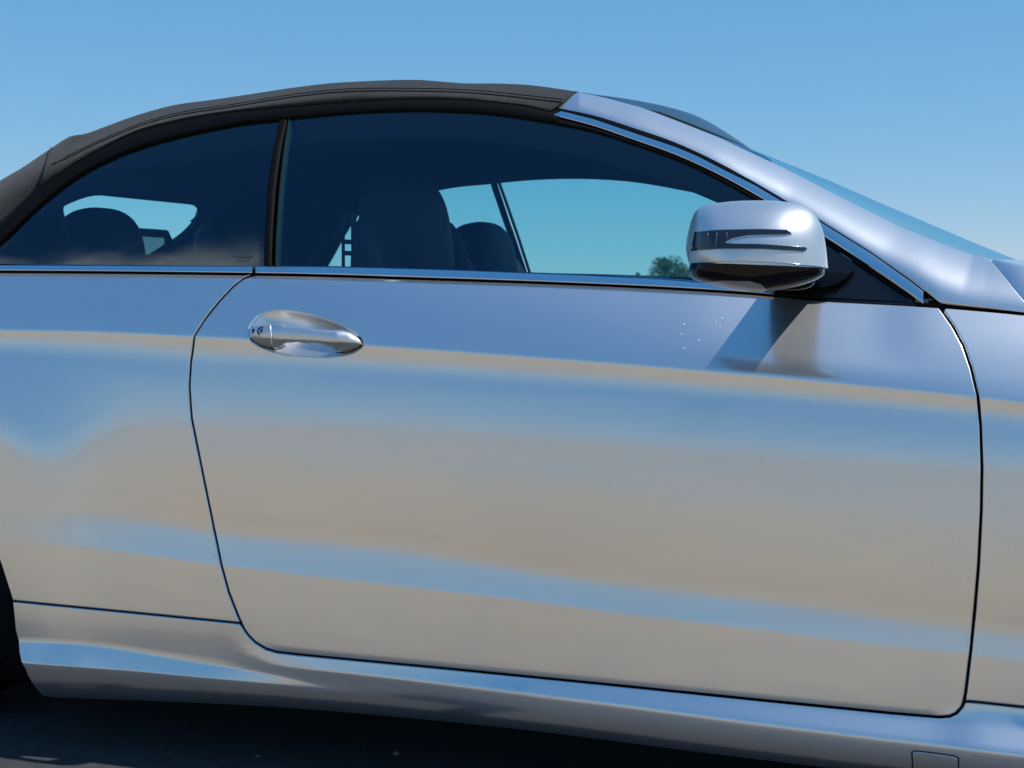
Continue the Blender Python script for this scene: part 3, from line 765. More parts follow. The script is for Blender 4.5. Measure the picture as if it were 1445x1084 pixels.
cut_loft('rear_roof_panel', rear_rows, M['fabric'], parent=top)
# hem of the front panel standing proud at the fold
hem = main_rows[0]; loft('fold_hem', [hem+np.array([0, 0, 0]), hem+np.array([-.004, 0, .001]), hem+np.array([-.006, .004, -.006]), hem+np.array([0, .012, -.016])], M['fabric'], parent=top)
def tube(name, path, rad, mat, parent=None, mirror=False, n=8, closed=False):
    P = np.asarray(path, float); rows = []
    for i in range(len(P)):
        a = P[max(i-1, 0)]; b = P[min(i+1, len(P)-1)]; t = b-a; t /= np.linalg.norm(t)+1e-12
        u = np.cross(t, [0, 0, 1.]); 
        if np.linalg.norm(u) < 1e-3: u = np.cross(t, [0, 1., 0])
        u /= np.linalg.norm(u); v = np.cross(t, u)
        rows.append([P[i]+rad*(math.cos(q)*u+math.sin(q)*v) for q in np.linspace(0, 2*math.pi, n, endpoint=False)])
    return loft(name, rows, mat, parent, close_c=True, caps=not closed, mirror=mirror)
seam = [r[2+5] for r in main_rows[1:]]
tube('seam', [p+np.array([0, -.0006, .001]) for p in seam], .0016, M['fabric'], parent=top)
tube('seam', [p+np.array([0, .004, .0065]) for p in seam[2:]], .0009, M['rubber'], parent=top)
lin = []
def inner(rows, d):
    out = []
    for r_ in rows:
        r_ = r_.copy(); c = np.array([0, W/2, .75]); q = r_-c; L = np.hypot(q[:, 1], q[:, 2]); r_[:, 1] -= q[:, 1]/L*d; r_[:, 2] -= q[:, 2]/L*d; out.append(r_)
    return out
cut_loft('headlining', inner(main_rows, .028)[::3]+[inner(main_rows, .028)[-1]], M['liner'], .03, parent=top)
cut_loft('headlining', inner(rear_rows, .028)[::3], M['liner'], .03, parent=top)
# back window: curved glass with a rubber frame
def roof_z(x, y):
    best = RB.ray_cast(Vector((x, y, 3)), Vector((0, 0, -1)))
    return best[0].z if best[0] else .95
_v = np.concatenate(rear_rows); _f = grid_faces(len(rear_rows), len(rear_rows[0])); _v2 = np.concatenate(main_rows); _f2 = grid_faces(len(main_rows), len(main_rows[0]), base=len(_v))
RB = BVHTree.FromPolygons([tuple(p) for p in np.concatenate([_v, _v2])], _f+_f2)
def bw_out(g, n=10):
    x0, x1, y0, y1, r = BW['x0']-g, BW['x1']+g, BW['y0']-g, BW['y1']+g, max(.02, BW['r']+g)
    pts = []
    for cx_, cy_, a in ((x1-r, y1-r, 0), (x0+r, y1-r, 90), (x0+r, y0+r, 180), (x1-r, y0+r, 270)):
        for k in range(n+1):
            q = R(a+90*k/n); pts.append((cx_+r*math.cos(q), cy_+r*math.sin(q)))
    return pts
rings = []
for k in range(9):
    f = k/8
    o_ = bw_out(.02); c_ = np.mean(o_, 0)
    rings.append([((1-f)*x+f*c_[0], (1-f)*y+f*c_[1]) for x, y in o_])
bwg = [[(x, y, roof_z(x, y)-.016) for x, y in rg] for rg in rings]
loft('back_window', bwg, M['screen_glass'], parent=top, close_c=True)
fr_ = []
for g, dz in ((.024, -.02), (.026, .0015), (.02, .004), (-.004, .003), (-.010, -.002), (-.006, -.018)):
    fr_.append([(x, y, roof_z(x, y)+dz) for x, y in bw_out(g)])
loft('window_frame', fr_, M['rubber'], parent=top, close_c=True)

# inner roof rail and pillar lining
rows = []
for x in np.linspace(40, 1180, 70):
    y = float(GT(x)); p = gp(x, y, .012); dz = np.interp(x, [40, 110, 250, 900, 1180], [.006, .012, .055, .055, .03])
    rows.append([p+np.array([0, .0, .03]), p+np.array([0, 0, -.25*dz]), p+np.array([0, .012, -.85*dz]), p+np.array([0, .03, -dz]), p+np.array([0, .055, -.75*dz]), p+np.array([0, .075, .04])])
loft('roof_rail', rows, M['liner'], mirror=True)

tp = smooth_closed([(-80, 385), (60, 385), (92, 378), (86, 320), (80, 292), (100, 277), (141, 256), (150, 222), (60, 280), (-30, 345)], 3)
f0 = [on_y(x, y, .33) for x, y in tp]; f1 = [p+np.array([0, .025, 0]) for p in f0]
n_ = len(f0); part('corner_lining', f0+f1, [tuple(range(n_)), tuple(range(n_, 2*n_))[::-1]]+[(i, (i+1) % n_, n_+(i+1) % n_, n_+i) for i in range(n_)], M['liner'], None, None, False, True)
# ------------------------------------------------------------------ door handle
bc = bowl.mean(0); rows = []
b0 = offset_poly(ccw(bowl), .0)[0]
for k in range(-1, 15):
    rho = 1-k/14 if k >= 0 else 1.04
    q = bc+(b0-bc)*rho
    yb0 = fy(b0[:, 0], b0[:, 1])*rho+float(fy(bc[0], bc[1]))*(1-rho)
    rows.append(np.stack([q[:, 0], yb0+.0012+.019*(1-min(rho, 1)**2.2), q[:, 1]], 1))
handle_bowl = loft('handle_bowl', rows, M['satin'], door, close_c=True)
HT = curve((352, 463), (355, 460), (381, 457.2), (400, 457.6), (406, 460), (426.6, 462.5), (449.4, 465.4), (472, 466.3), (483, 466), (495, 469.4), (507, 478.5), (511, 485))
HB = curve((352, 476), (355, 479), (370, 487.6), (388.5, 492), (396, 491.5), (404, 484.5), (426.6, 482.8), (449.4, 485), (464.6, 489.5), (475, 496), (492, 495.6), (505.8, 490), (511, 487))
HR = curve((352, 476.5), (381, 479), (442, 481.0), (511, 486.5))
HP = flat((352, .006), (356, .018), (368, .026), (395, .034), (440, .037), (475, .033), (495, .024), (507, .011), (511, .004))
def grip(name, x0, x1, n, parent, mat):
    rows = []
    for x in np.linspace(x0, x1, n):
        yt, yb_, rd = float(HT(x)), float(HB(x)), float(HR(x)); p = float(HP(x))
        rd = min(max(rd, yt+.4*(yb_-yt)), yb_-.5)
        c = on_surf(x, (yt+yb_)/2, fy); base = float(np.clip(fy(c[0], c[2]), -.2, .2))
        mid = np.interp(x, [380, 410, 460, 485], [0, 1, 1, 0])
        back = p-.016*mid-(p+.01)*(1-mid)
        r_ = []
        for yy, pr in ((yt+.6, back), (yt, .45*p+.55*back), (yt+.06*(rd-yt), .80*p+.2*back), (yt+.28*(rd-yt), .95*p+.05*back), (yt+.65*(rd-yt), p), (yt+.93*(rd-yt), p*.995),
                       (rd+.06*(yb_-rd), .96*p+.04*back), (rd+.5*(yb_-rd), .74*p+.26*back), (rd+.93*(yb_-rd), .42*p+.58*back), (yb_-.2, back)):
            r_.append(on_y(x, yy, base-pr))
        rows.append(r_)
    return loft(name, rows, mat, parent, close_c=True, caps=True)
grip('door_handle', 383.3, 511, 44, door, M['satin'])
grip('handle_end', 352.3, 382.2, 14, door, M['satin'])
for path in ([(352.6, 474), (354.5, 480), (369, 489), (388, 493.3), (397, 492), (402, 487.5)], [(474, 498), (492, 497.2), (506, 490.8), (511.3, 485.5), (510.5, 481), (505, 474)]):
    tube('handle_gasket', [on_surf(x, y, lambda X, Z: fy(X, Z)-.0015) for x, y in dense(path, 18)], .0011, M['rubber'], door, n=6)
def disc_patch(name, cx_, cy_, rx, ry, y, th, mat, parent, n=20, sq=False):
    ring = []
    for k in range(n):
        a = 2*math.pi*k/n; c_, s_ = math.cos(a), math.sin(a)
        if sq: m_ = max(abs(c_), abs(s_)); c_, s_ = c_/m_, s_/m_
        ring.append((cx_+rx*c_, cy_+ry*s_))
    rows = [[on_y(px_, py_, y+.006) for px_, py_ in ring], [on_y(px_, py_, y-th*.6) for px_, py_ in ring], [on_y(cx_+(px_-cx_)*.88, cy_+(py_-cy_)*.88, y-th) for px_, py_ in ring]]
    return loft(name, rows, mat, parent, close_c=True, caps=True)
def grip_y(x, y):
    c = on_surf(x, y, fy); return float(fy(c[0], c[2]))-float(HP(x))*.985
disc_patch('lock_ring', 369.3, 468, 6.6, 6.6, grip_y(369, 468), .0006, M['rubber'], door)
disc_patch('lock_cylinder', 369.3, 468, 5.2, 5.2, grip_y(369, 468)-.0007, .0012, M['grey'], door)
disc_patch('key_slot', 369.3, 468, 1.2, 2.4, grip_y(369, 468)-.002, .0004, M['gloss_black'], door, sq=True)
disc_patch('lock_button', 358.8, 467.5, 3.2, 3.2, grip_y(358.8, 467)-.0004, .0008, M['gloss_black'], door, sq=True)

# ------------------------------------------------------------------ side mirror
MC = np.array([1030., 372.]); MY = -.215
cap_px = [(972, 371), (967.5, 350), (971, 327), (977, 307), (984, 295.5), (997, 289), (1020, 285.5), (1045, 283.5), (1075, 283), (1100, 284), (1122, 287.5), (1140, 295), (1152, 306), (1160, 322), (1165, 345), (1168.5, 378)]
low_px = [(1168.5, 378), (1165, 388), (1150, 397), (1125, 405), (1095, 411), (1074, 413.5), (1045, 410.5), (1015, 405), (990, 399), (977, 394), (971, 384), (972, 371)]
def dome(px_list, yo, pw, n=16, p=2.1, y0=MY, shrink=1., back=True, cen=MC):
    P = np.array(dense_curve(px_list, 44)); rows = []
    if back:
        for sc, dy in ((.97, .030), (.99, .022), (1.0, .010)):
            rows.append([on_y(cen[0]+(x-cen[0])*sc*shrink, cen[1]+(y-cen[1])*sc*shrink, y0+dy) for x, y in P])
    for k in range(n+1):
        q = k/n; q = math.sin(q*math.pi/2); sc = (max(0, 1-q**p))**(1/p); sc = max(sc, .0)
        dxp = 10*q   # leans forward a little towards the outer end
        rows.append([on_y(cen[0]+dxp*(1-0)*.0+(x-cen[0])*sc*shrink, cen[1]+(y-cen[1])*sc*shrink, y0-yo*q) for x, y in P])
    return rows
def dense_curve(p, n):
    p = np.array(p, float); d = np.concatenate([[0], np.cumsum(np.hypot(*np.diff(p, axis=0).T))]); d /= d[-1]
    # Catmull-Rom
    out = []
    for s in np.linspace(0, 1, n):
        i = min(np.searchsorted(d, s, 'right')-1, len(p)-2); t = (s-d[i])/(d[i+1]-d[i])
        a = p[max(i-1, 0)]; b = p[i]; c = p[i+1]; e = p[min(i+2, len(p)-1)]
        out.append(.5*(2*b+(c-a)*t+(2*a-5*b+4*c-e)*t*t+(-a+3*b-3*c+e)*t**3))
    return out
side_mirror = None
cap_rows = dome(cap_px, .095, 0)
mir = loft('side_mirror', cap_rows, M['satin'], None, mirror=True)
low_rows = dome(low_px, .092, 0, shrink=.992, p=3.4)
loft('mirror_housing', low_rows, M['gloss_black'], mir)
# rear face with the looking glass
Pm = dense_curve(cap_px[1:6], 8)
rear = [on_y(x, y, MY+dy) for x, y, dy in ((985, 300, .08), (975, 330, .08), (971, 385, .08), (975, 393, .02), (967.5, 350, .0), (978, 305, .0))]
gl = [np.array(on_y(x, y, MY+d)) for x, y, d in ((1000, 308, .07), (1000, 380, .07), (994, 380, -.02), (994, 309, -.02))]
part('mirror_glass', [g for g in gl]+[g+np.array([.004, 0, 0]) for g in gl], [(0, 1, 2, 3), (7, 6, 5, 4), (0, 4, 5, 1), (1, 5, 6, 2), (2, 6, 7, 3), (3, 7, 4, 0)], M['mirror'], mir, smooth=False)
cap_v = [tuple(p) for r_ in cap_rows+low_rows for p in r_]; nc = 44
cap_f = grid_faces(len(cap_rows), nc)+grid_faces(len(low_rows), nc, base=len(cap_rows)*nc)
MB = BVHTree.FromPolygons(cap_v, cap_f)
def hit(x, y, off):
    d = Vector(ray(x, y)).normalized(); h = MB.ray_cast(Vector(CAM), d)
    if h[0] is None: return None
    n = h[1]; n = n if n.dot(d) < 0 else -n
    return np.array(h[0]+n*off)
def decal(name, poly_px, mat, parent, off=.0012, step=4., rim=None):
    poly = resample(ccw(np.array(poly_px, float)), 3.)
    x0, y0 = poly.min(0); x1, y1 = poly.max(0)
    gx, gy = np.meshgrid(np.arange(x0, x1, step), np.arange(y0, y1, step)); pts = np.stack([gx.ravel(), gy.ravel()], 1)
    pts = pts[in_poly(pts, poly)]; pts = pts[seg_dist(pts, poly) > 1.]
    ed = [(i, (i+1) % len(poly)) for i in range(len(poly))]
    res = delaunay_2d_cdt([Vector(p) for p in np.concatenate([poly, pts])], ed, [], 0, 1e-6)
    P = np.array([(v.x, v.y) for v in res[0]]); tri = [f for f in res[2] if in_poly(P[list(f)].mean(0)[None], poly)[0]]
    V = [hit(x, y, off) for x, y in P]; V2 = [hit(x, y, -.001) for x, y in poly]; n = len(P)
    if any(v is None for v in V+V2): print('decal miss', name); return None
    fc = [tuple(f) for f in tri]; m = len(poly)
    # skirt down to the shell
    V3 = [hit(x, y, off) for x, y in poly]
    fc += [(n+i, n+(i+1) % m, n+m+(i+1) % m, n+m+i) for i in range(m)]
    o = part(name, V+V3+V2, fc, mat, parent); fix_normals(o); sharpen(o, 40)
    if rim:
        t = tube('lens_rim', [hit(x, y, off*.6) for x, y in list(poly)+[poly[0]]], rim, M['chrome'], parent)
    return o
pl = [[on_y(MC[0]+(x-MC[0])*sc, MC[1]+(y-MC[1])*sc, MY+dy) for x, y in dense_curve(cap_px, 30)+dense_curve(low_px, 20)[1:-1]] for sc, dy in ((.975, .026), (.95, .055), (.86, .072), (.5, .078), (.02, .078))]
loft('mirror_backplate', pl, M['plate'], mir, close_c=True)
lens_px = [(976, 354.5), (981, 327.5), (1000, 326), (1019, 325), (1075, 324), (1110.6, 325), (1117, 330.2), (1106, 331.6), (1075, 332), (1054.6, 333), (1034, 337), (1022, 343), (1036, 344.2), (1075, 344.7), (1135.5, 349), (1138.6, 351.3), (1134, 355), (1075, 351.6), (1013, 351.6), (990, 353)]
decal('turn_signal', lens_px, M['lens'], mir, .0014, rim=.0006)
decal('housing_insert', [(990, 398.2), (1020, 396.2), (1058, 396.8), (1074, 401), (1082, 409), (1074, 411.6), (1050, 408.8), (1020, 403.8)], M['satin'], mir, .0012, step=3.)
for x in (985.5, 992, 1001, 1013, 1027):
    ya, yb_ = 329, 350 if x < 1020 else 338
    pts = [hit(x-1-(y-329)*.05, y, .0016) for y in np.linspace(ya, yb_, 6)]
    tube('lens_rib', pts, .0005, M['grey'], mir, n=5)
tube('cap_rim', [hit(x, y, .0004) for x, y in dense_curve([(975, 371.3), (1000, 369.7), (1040, 369.2), (1085, 370), (1125, 373), (1164, 377.4)], 24)], .0009, M['chrome'], mir)
# arm to the door
def ell(cx_, cy_, rx, ry, y, n=20, p=2.6):
    o = []
    for k in range(n):
        a = 2*math.pi*k/n; c_, s_ = math.cos(a), math.sin(a)
        o.append(on_y(cx_+rx*math.copysign(abs(c_)**(2/p), c_), cy_+ry*math.copysign(abs(s_)**(2/p), s_), y))
    return o
loft('mirror_arm', [ell(1108, 394, 40, 14, MY+.035), ell(1110, 395, 40, 15, MY+.06), ell(1113, 396, 37, 13, MY+.11), ell(1117, 395, 35, 12, MY+.17), ell(1120, 394, 34, 11, MY+.23), ell(1122, 394, 34, 11, MY+.285), ell(1124, 397, 36, 13, MY+.335), ell(1124, 398, 36, 14, MY+.36)], M['gloss_black'], mir, close_c=True, caps=True)
fin = [(1118, 376.5), (1166, 379), (1206, 382.3), (1198, 392), (1182, 401), (1162, 407), (1118, 409)]
Pf = np.array(fin, float); rows = []
for sc, of in ((.9, .0), (1.0, -.010), (.975, -.020), (.88, -.026), (.4, -.028)):
    c_ = Pf.mean(0); rows.append([gp(*(c_+(p-c_)*sc), of) for p in resample(Pf, 8)])
loft('mirror_foot', rows, M['gloss_black'], mir, close_c=True, caps=True, sharp=45)

# ------------------------------------------------------------------ bonnet, boot lid, ends, underside
hood = []; prof = []
for k in range(15):
    f = k/14; prof.append(pil_pt(1452+(1400.5-1452)*f, 431.5+(366.2-431.5)*f))
A_, B_ = prof[0], prof[-1]
for k in range(1, 9):
    f = k/8; prof.append(np.array([B_[0]+.10*math.sin(f*math.pi/2), B_[1]+(W/2-B_[1])*f, B_[2]+.004*math.sin(f*math.pi/2)]))
prof = np.array(prof)
for u in np.linspace(0, 1, 24):
    r_ = prof.copy(); L_ = 2.22-prof[:, 0]; r_[:, 0] = prof[:, 0]+L_*u
    zf = np.interp(prof[0, 0]+(2.22-prof[0, 0])*u, XG, FEAT[1])+.004
    r_[:, 2] = prof[:, 2]-(prof[0, 2]-zf)*1.0 - (.09*u*u)*np.clip((prof[:, 1]-prof[0, 1])/.4, 0, 1) if u else prof[:, 2]
    r_[:, 1] = prof[:, 1]+ (ybelt(r_[0, 0])+.006-prof[0, 1])*(1-np.clip((prof[:, 1]-prof[0, 1])/(W/2-prof[0, 1]), 0, 1))
    hood.append(full(list(r_)))
edge = [r + 0 for r in hood]
lip = hood[0]+np.array([.03, .02, -.02]); roll = hood[0]+np.array([-.0012, 0, -.004])
loft('bonnet', [lip, roll]+hood, M['paint'])
# gap lining between pillar base and bonnet
loft('bonnet_gasket', [hood[0][:15]+np.array([-.014, .012, -.006]), hood[0][:15]+np.array([.02, .014, -.012])], M['rubber'], mirror=True)
cw = [hood[0]+np.array([.02, 0, -.02]), hood[0]+np.array([-.12, 0, -.035])]
loft('cowl', [c[14:-14] for c in cw], M['rubber'])
deck = []
for u in np.linspace(0, 1, 14):
    x = -1.30-u*1.16; y0 = float(ybelt(x))+.006; z0 = float(np.interp(x, XG, FEAT[1]))+.002; h = []
    for k in range(12):
        f = k/11; h.append(np.array([x-.06*u*math.sin(f*math.pi/2), y0+(W/2-y0)*f, z0+.035*math.sin(min(1, f*3)*math.pi/2)-.05*u*u]))
    deck.append(full(h))
loft('boot_lid', deck, M['paint'])
def end_cap(name, x, sgn):
    rows = []
    for z, b in ((.16, .03), (.24, .09), (.40, .15), (.55, .16), (.66, .13), (.78, .11), (.86, .06)):
        h = []
        y0 = float(fy(x, max(z, .2)))+.006
        for k in range(14):
            f = k/13; h.append(np.array([x+sgn*b*math.sin(min(1, f*1.15)*math.pi/2)**.7, y0+(W/2-y0)*f, z]))
        rows.append(full(h))
    return loft(name, rows, M['paint'])
end_cap('front_bumper', XE1-.004, 1); end_cap('rear_bumper', XE0+.004, -1)
box_part('underbody', (-.02, W/2, .188), (2.1, W-.03, .03), M['dark'], bev=.01)
# wheels
def lathe(name, prof, c, mat, parent, n=64, mirror=False):
    rows = [[(c[0]+r_*math.cos(a), c[1]+y, c[2]+r_*math.sin(a)) for a in np.linspace(0, 2*math.pi, n, endpoint=False)] for y, r_ in prof]
    return loft(name, rows, mat, parent, close_c=True, mirror=mirror, sharp=40)
for ax in (AX_R, AX_F):
    c = (ax, .075, WR)
    t_ = lathe('wheel', [(.0, .245), (-.012, .262), (-.016, .29), (-.008, .312), (.012, .322), (.11, .3225), (.2, .322), (.225, .31), (.225, .23), (.12, .2)], c, M['tyre'], None, mirror=True)
    t_.name = 'wheel'
    lathe('rim', [(-.004, .247), (-.006, .236), (.02, .228), (.05, .215), (.20, .21)], c, M['alloy'], t_)
    for k in range(10):
        a = 2*math.pi*k/10; b = []
        for r_, wd, yy in ((.03, .02, .0), (.12, .018, -.004), (.235, .024, .004)):
            for sg in (-1, 1):
                b.append((c[0]+r_*math.cos(a)-sg*wd*math.sin(a), c[1]+yy, c[2]+r_*math.sin(a)+sg*wd*math.cos(a)))
        b += [(p[0], p[1]+.03, p[2]) for p in b]
        part('spoke', b, [(0, 1, 3, 2), (2, 3, 5, 4), (6, 8, 9, 7), (8, 10, 11, 9), (0, 2, 8, 6), (2, 4, 10, 8), (1, 7, 9, 3), (3, 9, 11, 5), (0, 6, 7, 1), (4, 5, 11, 10)], M['alloy'], t_, smooth=False)
    lathe('hub_cap', [(-.006, .0005), (-.006, .03), (.0, .036), (.03, .04)], c, M['alloy'], t_)
    rows = []
    for yy in (.045, .30):
        rows.append([(ax+.385*math.cos(a), yy, .33+.385*math.sin(a)) for a in np.linspace(-.35, math.pi+.35, 40)])
    rows.append([(ax+.05*math.cos(a), .31, .33+.05*math.sin(a)) for a in np.linspace(-.35, math.pi+.35, 40)])
    loft('wheel_arch_liner', rows, M['dark'], mirror=True)

# ------------------------------------------------------------------ cabin
def blob(name, c, s, p, mat, parent=None, rot=0., n=20, m=28, mirror=False, taper=0.):
    rows = []
    for i in range(n+1):
        a = -math.pi/2+math.pi*i/n; ca, sa = math.cos(a), math.sin(a); r_ = []
        for j in range(m):
            b = 2*math.pi*j/m; cb, sb = math.cos(b), math.sin(b)
            f = lambda v: math.copysign(abs(v)**(2/p), v)
            x = s[0]/2*f(ca)*f(cb); y = s[1]/2*f(ca)*f(sb); z = s[2]/2*f(sa)
            k = 1-taper*(z/s[2]+.5); x *= k; y *= k
            xr = x*math.cos(rot)+z*math.sin(rot)*-1; zr = x*math.sin(rot)+z*math.cos(rot)
            r_.append((c[0]+xr, c[1]+y, c[2]+zr))
        rows.append(r_)
    return loft(name, rows, mat, parent, close_c=True, mirror=mirror)
def seat(x, y, dz):
    s = blob('front_seat', (x-.005, y, .76+dz), (.12, .48, .66), 3.4, M['leather'], None, rot=R(6), taper=.12)
    blob('headrest', (x-.015, y, 1.035+dz), (.145, .29, .27), 3.0, M['leather'], s, rot=R(8))
    blob('cushion', (x+.20, y, .42+dz), (.56, .52, .2), 3.6, M['leather'], s)
    for sg in (-1, 1): blob('bolster', (x+.025, y+sg*.20, .80+dz), (.12, .10, .57), 2.4, M['leather'], s, rot=R(8))
seat(-.385, .47, .0); seat(-.50, W-.45, -.065)
# rear bench
rs = box_part('rear_bench', (-1.17, W/2, .66), (.16, W-.56, .56), M['leather'], bev=.05, rot=(0, R(-14), 0))
box_part('cushion', (-.92, W/2, .40), (.52, W-.56, .18), M['leather'], rs, bev=.05)
for y in (.56, W-.56):
    blob('headrest', (-1.235, y, 1.015), (.12, .27, .21), 2.8, M['leather'], rs, rot=R(10))
# wind deflector between the rear headrests
wd = tube('wind_deflector', [(-1.33, .74, .94), (-1.315, .745, 1.055), (-1.31, .765, 1.072), (-1.31, W-.765, 1.072), (-1.315, W-.745, 1.055), (-1.33, W-.74, .94)], .011, M['rubber'])
mesh_m = glass_mat('dark_mesh', (.50, .55, .55))
part('mesh_screen', [(-1.333, .75, .93), (-1.333, W-.75, .93), (-1.313, W-.75, 1.07), (-1.313, .75, 1.07), (-1.337, .75, .93), (-1.337, W-.75, .93), (-1.317, W-.75, 1.07), (-1.317, .75, 1.07)], [(0, 1, 2, 3), (7, 6, 5, 4)], mesh_m, wd, smooth=False)
box_part('parcel_shelf', (-1.62, W/2, .875), (.62, W-.46, .05), M['liner'], bev=.015)
box_part('cabin_floor', (-.25, W/2, .285), (2.1, W-.4, .05), M['liner'], bev=.01)
dash = box_part('dashboard', (.60, W/2, .80), (.40, W-.46, .20), M['leather'], bev=.06)
box_part('bulkhead', (.82, W/2, .55), (.04, W-.5, .5), M['dark'], bev=.01)
box_part('door_lining', (.05, .155, .62), (1.36, .06, .52), M['leather'], door, bev=.02)
box_part('quarter_lining', (-1.0, .17, .62), (.62, .06, .54), M['leather'], bev=.02, mirror=True)
box_part('boot_floor', (-1.9, W/2, .55), (.9, 1.3, .05), M['dark'], bev=.01)
st = []
c0 = np.array([.30, W-.47, .80])
stw = [c0+np.array([-.05*math.sin(a)*0+.07*math.sin(a), .185*math.cos(a), .175*math.sin(a)]) for a in np.linspace(0, 2*math.pi, 40)]
sw = tube('steering_wheel', stw, .016, M['leather'], closed=True)
box_part('wheel_hub', c0+np.array([.02, 0, 0]), (.05, .34, .09), M['leather'], sw, bev=.015)
# belt guide at the near seat shoulder
def bar(name, a, b, y, t, mat, parent=None):
    P = [on_y(a[0], a[1], y), on_y(b[0], b[1], y)]; return tube(name, P, t, mat, parent, n=6)
bg_ = bar('belt_guide', (484, 300), (484.5, 376), .27, .0035, M['liner'])
for q in ((484, 341), (485, 357)): bar('guide_rung', q, (500, q[1]+1), .27, .0055, M['liner'], bg_)
bar('guide_rung', (499, 300), (500, 376), .27, .006, M['liner'], bg_)

# ------------------------------------------------------------------ the other side of the car
def mirror_copy(o, parent):
    c = o.copy(); COL.objects.link(c); c.parent = parent
    if parent == CAR: c.scale = (1, -1, 1)
    for ch in list(o.children): mirror_copy(ch, c)
MIRROR_TOP = [o for o in MIRRORED if o.parent == CAR]
for o in MIRROR_TOP: mirror_copy(o, CAR)

# ------------------------------------------------------------------ beads of water on the door
drops = [(965, 458, 2.2), (961, 472, 2.2), (965, 491.5, 2.2), (986, 480, 2.2), (1018.5, 449, 2.4), (1010, 455, 2.0), (1016, 461, 1.8), (927, 476, 1.4), (898, 496, 1.4)]
DT = [('round', 'water bead, uppermost of the column left of the mirror shadow')]
dl = ['clear water bead on the door, topmost of the column of three', 'clear water bead on the door, middle of the column of three', 'clear water bead on the door, lowest of the column of three',
      'single clear water bead to the right of the column of three beads', 'clear water bead at the top of the cluster beside the mirror shadow', 'clear water bead at the left of the cluster beside the mirror shadow',
      'clear water bead at the bottom of the cluster beside the mirror shadow', 'tiny faint water bead left of the column of three beads', 'tiny faint water bead just above the crease, farthest left']
for (x, y, r_), lb in zip(drops, dl):
    p = on_surf(x, y, fy); n = fn(np.array(p[0]), np.array(p[2])).reshape(3); rad = r_*.00092
    u = np.cross(n, [1, 0, 0]); u /= np.linalg.norm(u); v = np.cross(n, u)
    V = []; nr = 6; nc = 14
    for i in range(nr+1):
        a = math.pi/2*i/nr
        for j in range(nc):
            b = 2*math.pi*j/nc; V.append(rad*math.cos(a)*(math.cos(b)*u*1.15+math.sin(b)*v)+n*(rad*.6*math.sin(a)-.0002))
    o = link_mesh('water_bead', V, grid_faces(nr+1, nc, False, True)+[tuple(range(nc))], M['water']); o.location = p
    tag(o, lb, 'water bead', 'water beads on the door')

# ------------------------------------------------------------------ grit on the asphalt
bm = bmesh.new()
for k in range(130):
    x = random.uniform(-1.6, 1.6); y = random.uniform(-1.0, 1.4); s = random.choice([.002, .0025, .003, .0045])
    if k < 3: x, y, s = [(-.30, .16, .006), (-.09, .13, .005), (-.55, .06, .004)][k]
    mtx = [bm.verts.new((x+random.gauss(0, s), y+random.gauss(0, s), .0045+random.random()*s*1.3)) for _ in range(5)]
    for a, b, c in ((0, 1, 2), (0, 2, 3), (0, 3, 4), (1, 2, 4)): bm.faces.new((mtx[a], mtx[b], mtx[c]))
me = bpy.data.meshes.new('grit'); bm.to_mesh(me); bm.free(); me.materials.append(principled('pale_grit', (.20, .19, .17), .9, noise=.3))
o = bpy.data.objects.new('grit', me); COL.objects.link(o); tag(o, 'pale grit scattered on the dark asphalt', kind='stuff')

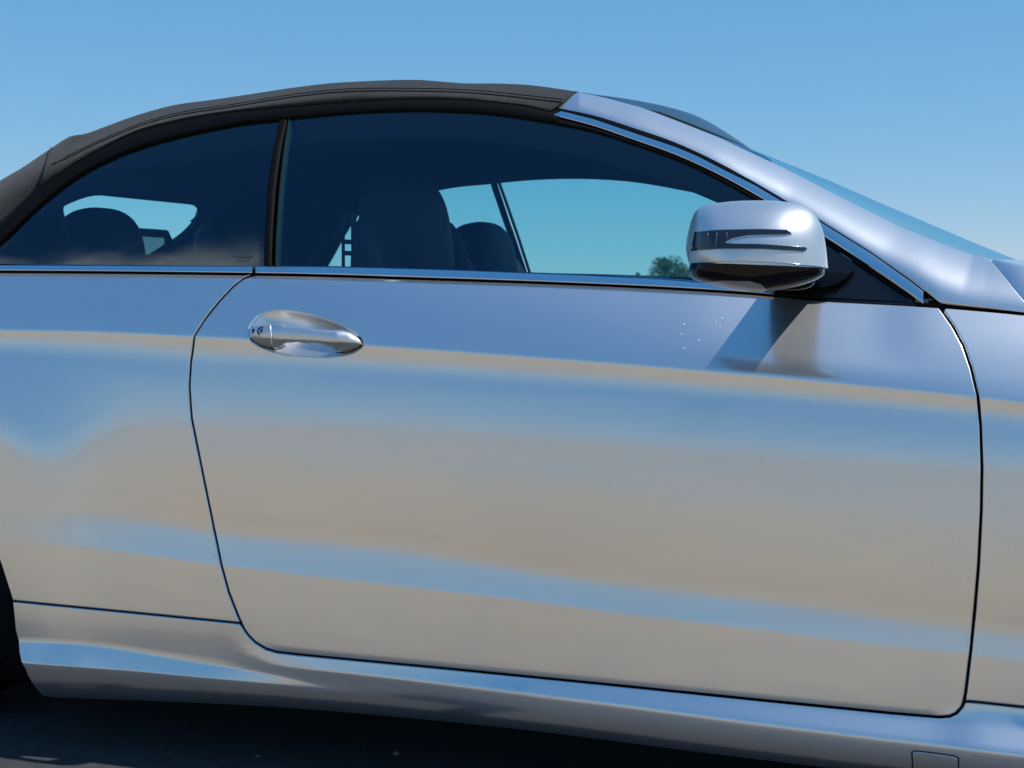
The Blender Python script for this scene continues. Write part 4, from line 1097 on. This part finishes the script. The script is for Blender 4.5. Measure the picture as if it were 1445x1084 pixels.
# ------------------------------------------------------------------ trees far behind, seen through the cabin
def tree(px_, dist, wid, hgt, label, nleaf=2600, z0=.25, lobes=9):
    d = ray(px_, 405); d = d/np.linalg.norm(d[:2]); base = CAM+d*dist; base[2] = 0
    root = bpy.data.objects.new('broadleaf_tree', None); COL.objects.link(root); root.location = base
    tag(root, label, 'tree', 'trees beyond the car')
    V = []; 
    for i in range(7):
        f = i/6; r_ = .035*hgt*(1-.7*f)
        V.append([(r_*math.cos(a)+.04*hgt*math.sin(3*f), r_*math.sin(a), f*hgt*.72) for a in np.linspace(0, 2*math.pi, 10, endpoint=False)])
    v = [p for r_ in V for p in r_]; f_ = grid_faces(7, 10, False, True)
    for k in range(5):      # limbs
        a = random.uniform(0, 6.28); z = hgt*random.uniform(.25, .5); L_ = wid*.4; b = len(v)
        for t_, rr in ((0, .014), (1, .004)):
            for q in range(5):
                w_ = 2*math.pi*q/5; v.append((t_*L_*math.cos(a)+rr*hgt*math.cos(w_), t_*L_*math.sin(a)+rr*hgt*math.sin(w_), z+t_*hgt*.25))
        f_ += grid_faces(2, 5, False, True, b)
    link_mesh('trunk', v, f_, M['bark'], root)
    lv = []; lf = []; cs = []
    for k in range(lobes):
        a = random.uniform(0, 6.28); rr = random.random()**.5*wid*.34; z = hgt*random.uniform(z0+.1, .86)
        cs.append((rr*math.cos(a), rr*math.sin(a), z, wid*random.uniform(.14, .26)))
    for k in range(nleaf):
        cx_, cy_, cz_, r_ = random.choice(cs); q = np.random.normal(size=3); q /= np.linalg.norm(q); q *= r_*random.random()**.33
        p = np.array([cx_, cy_, cz_])+q*np.array([1, 1, .85]); p[2] = max(p[2], .15*hgt)
        n1 = np.random.normal(size=3); n1 /= np.linalg.norm(n1); n2 = np.cross(n1, np.random.normal(size=3)); n2 /= np.linalg.norm(n2); s = .035*hgt*random.uniform(.6, 1.3)
        b = len(lv); lv += [p+s*n1, p+s*.6*n2, p-s*n1, p-s*.6*n2]; lf.append((b, b+1, b+2, b+3))
    link_mesh('crown', lv, lf, M['leaf'], root, smooth=False)
tree(952, 190, 6.6, 4.6, 'wide bushy green tree seen through the cabin beside the mirror', 3600)
tree(903, 200, 1.8, 3.2, 'low narrow green tree seen through the cabin just left of the bushy one', 900, lobes=5)
tree(735, 230, 2.0, 3.6, 'small distant tree seen through the cabin left of the dark window post', 900, lobes=5)

# ------------------------------------------------------------------ a far-off wood on the photographer's side, mirrored in the paint
v = []; f = []; random.seed(3)
for k in range(170):
    a = math.pi+math.pi*(k+.5)/170; d_ = random.uniform(330, 400); bx, by = d_*math.cos(a), d_*math.sin(a); hh = random.uniform(2.5, 6.5); ww = random.uniform(5, 9)
    for q in range(40):
        th_ = random.uniform(0, 6.28); rr = ww*random.random()**.5; z_ = hh*random.random()*(1-.45*(rr/ww)); p = np.array([bx+rr*math.cos(th_), by+rr*math.sin(th_), z_])
        n1 = np.random.normal(size=3); n1 /= np.linalg.norm(n1); n2 = np.cross(n1, np.random.normal(size=3)); n2 /= np.linalg.norm(n2)
        b = len(v); v += [p+n1*1.4, p+n2, p-n1*1.4, p-n2]; f.append((b, b+1, b+2, b+3))
tag(link_mesh('distant_wood', v, f, M['leaf'], smooth=False), 'low dark line of far-off woodland', kind='stuff')
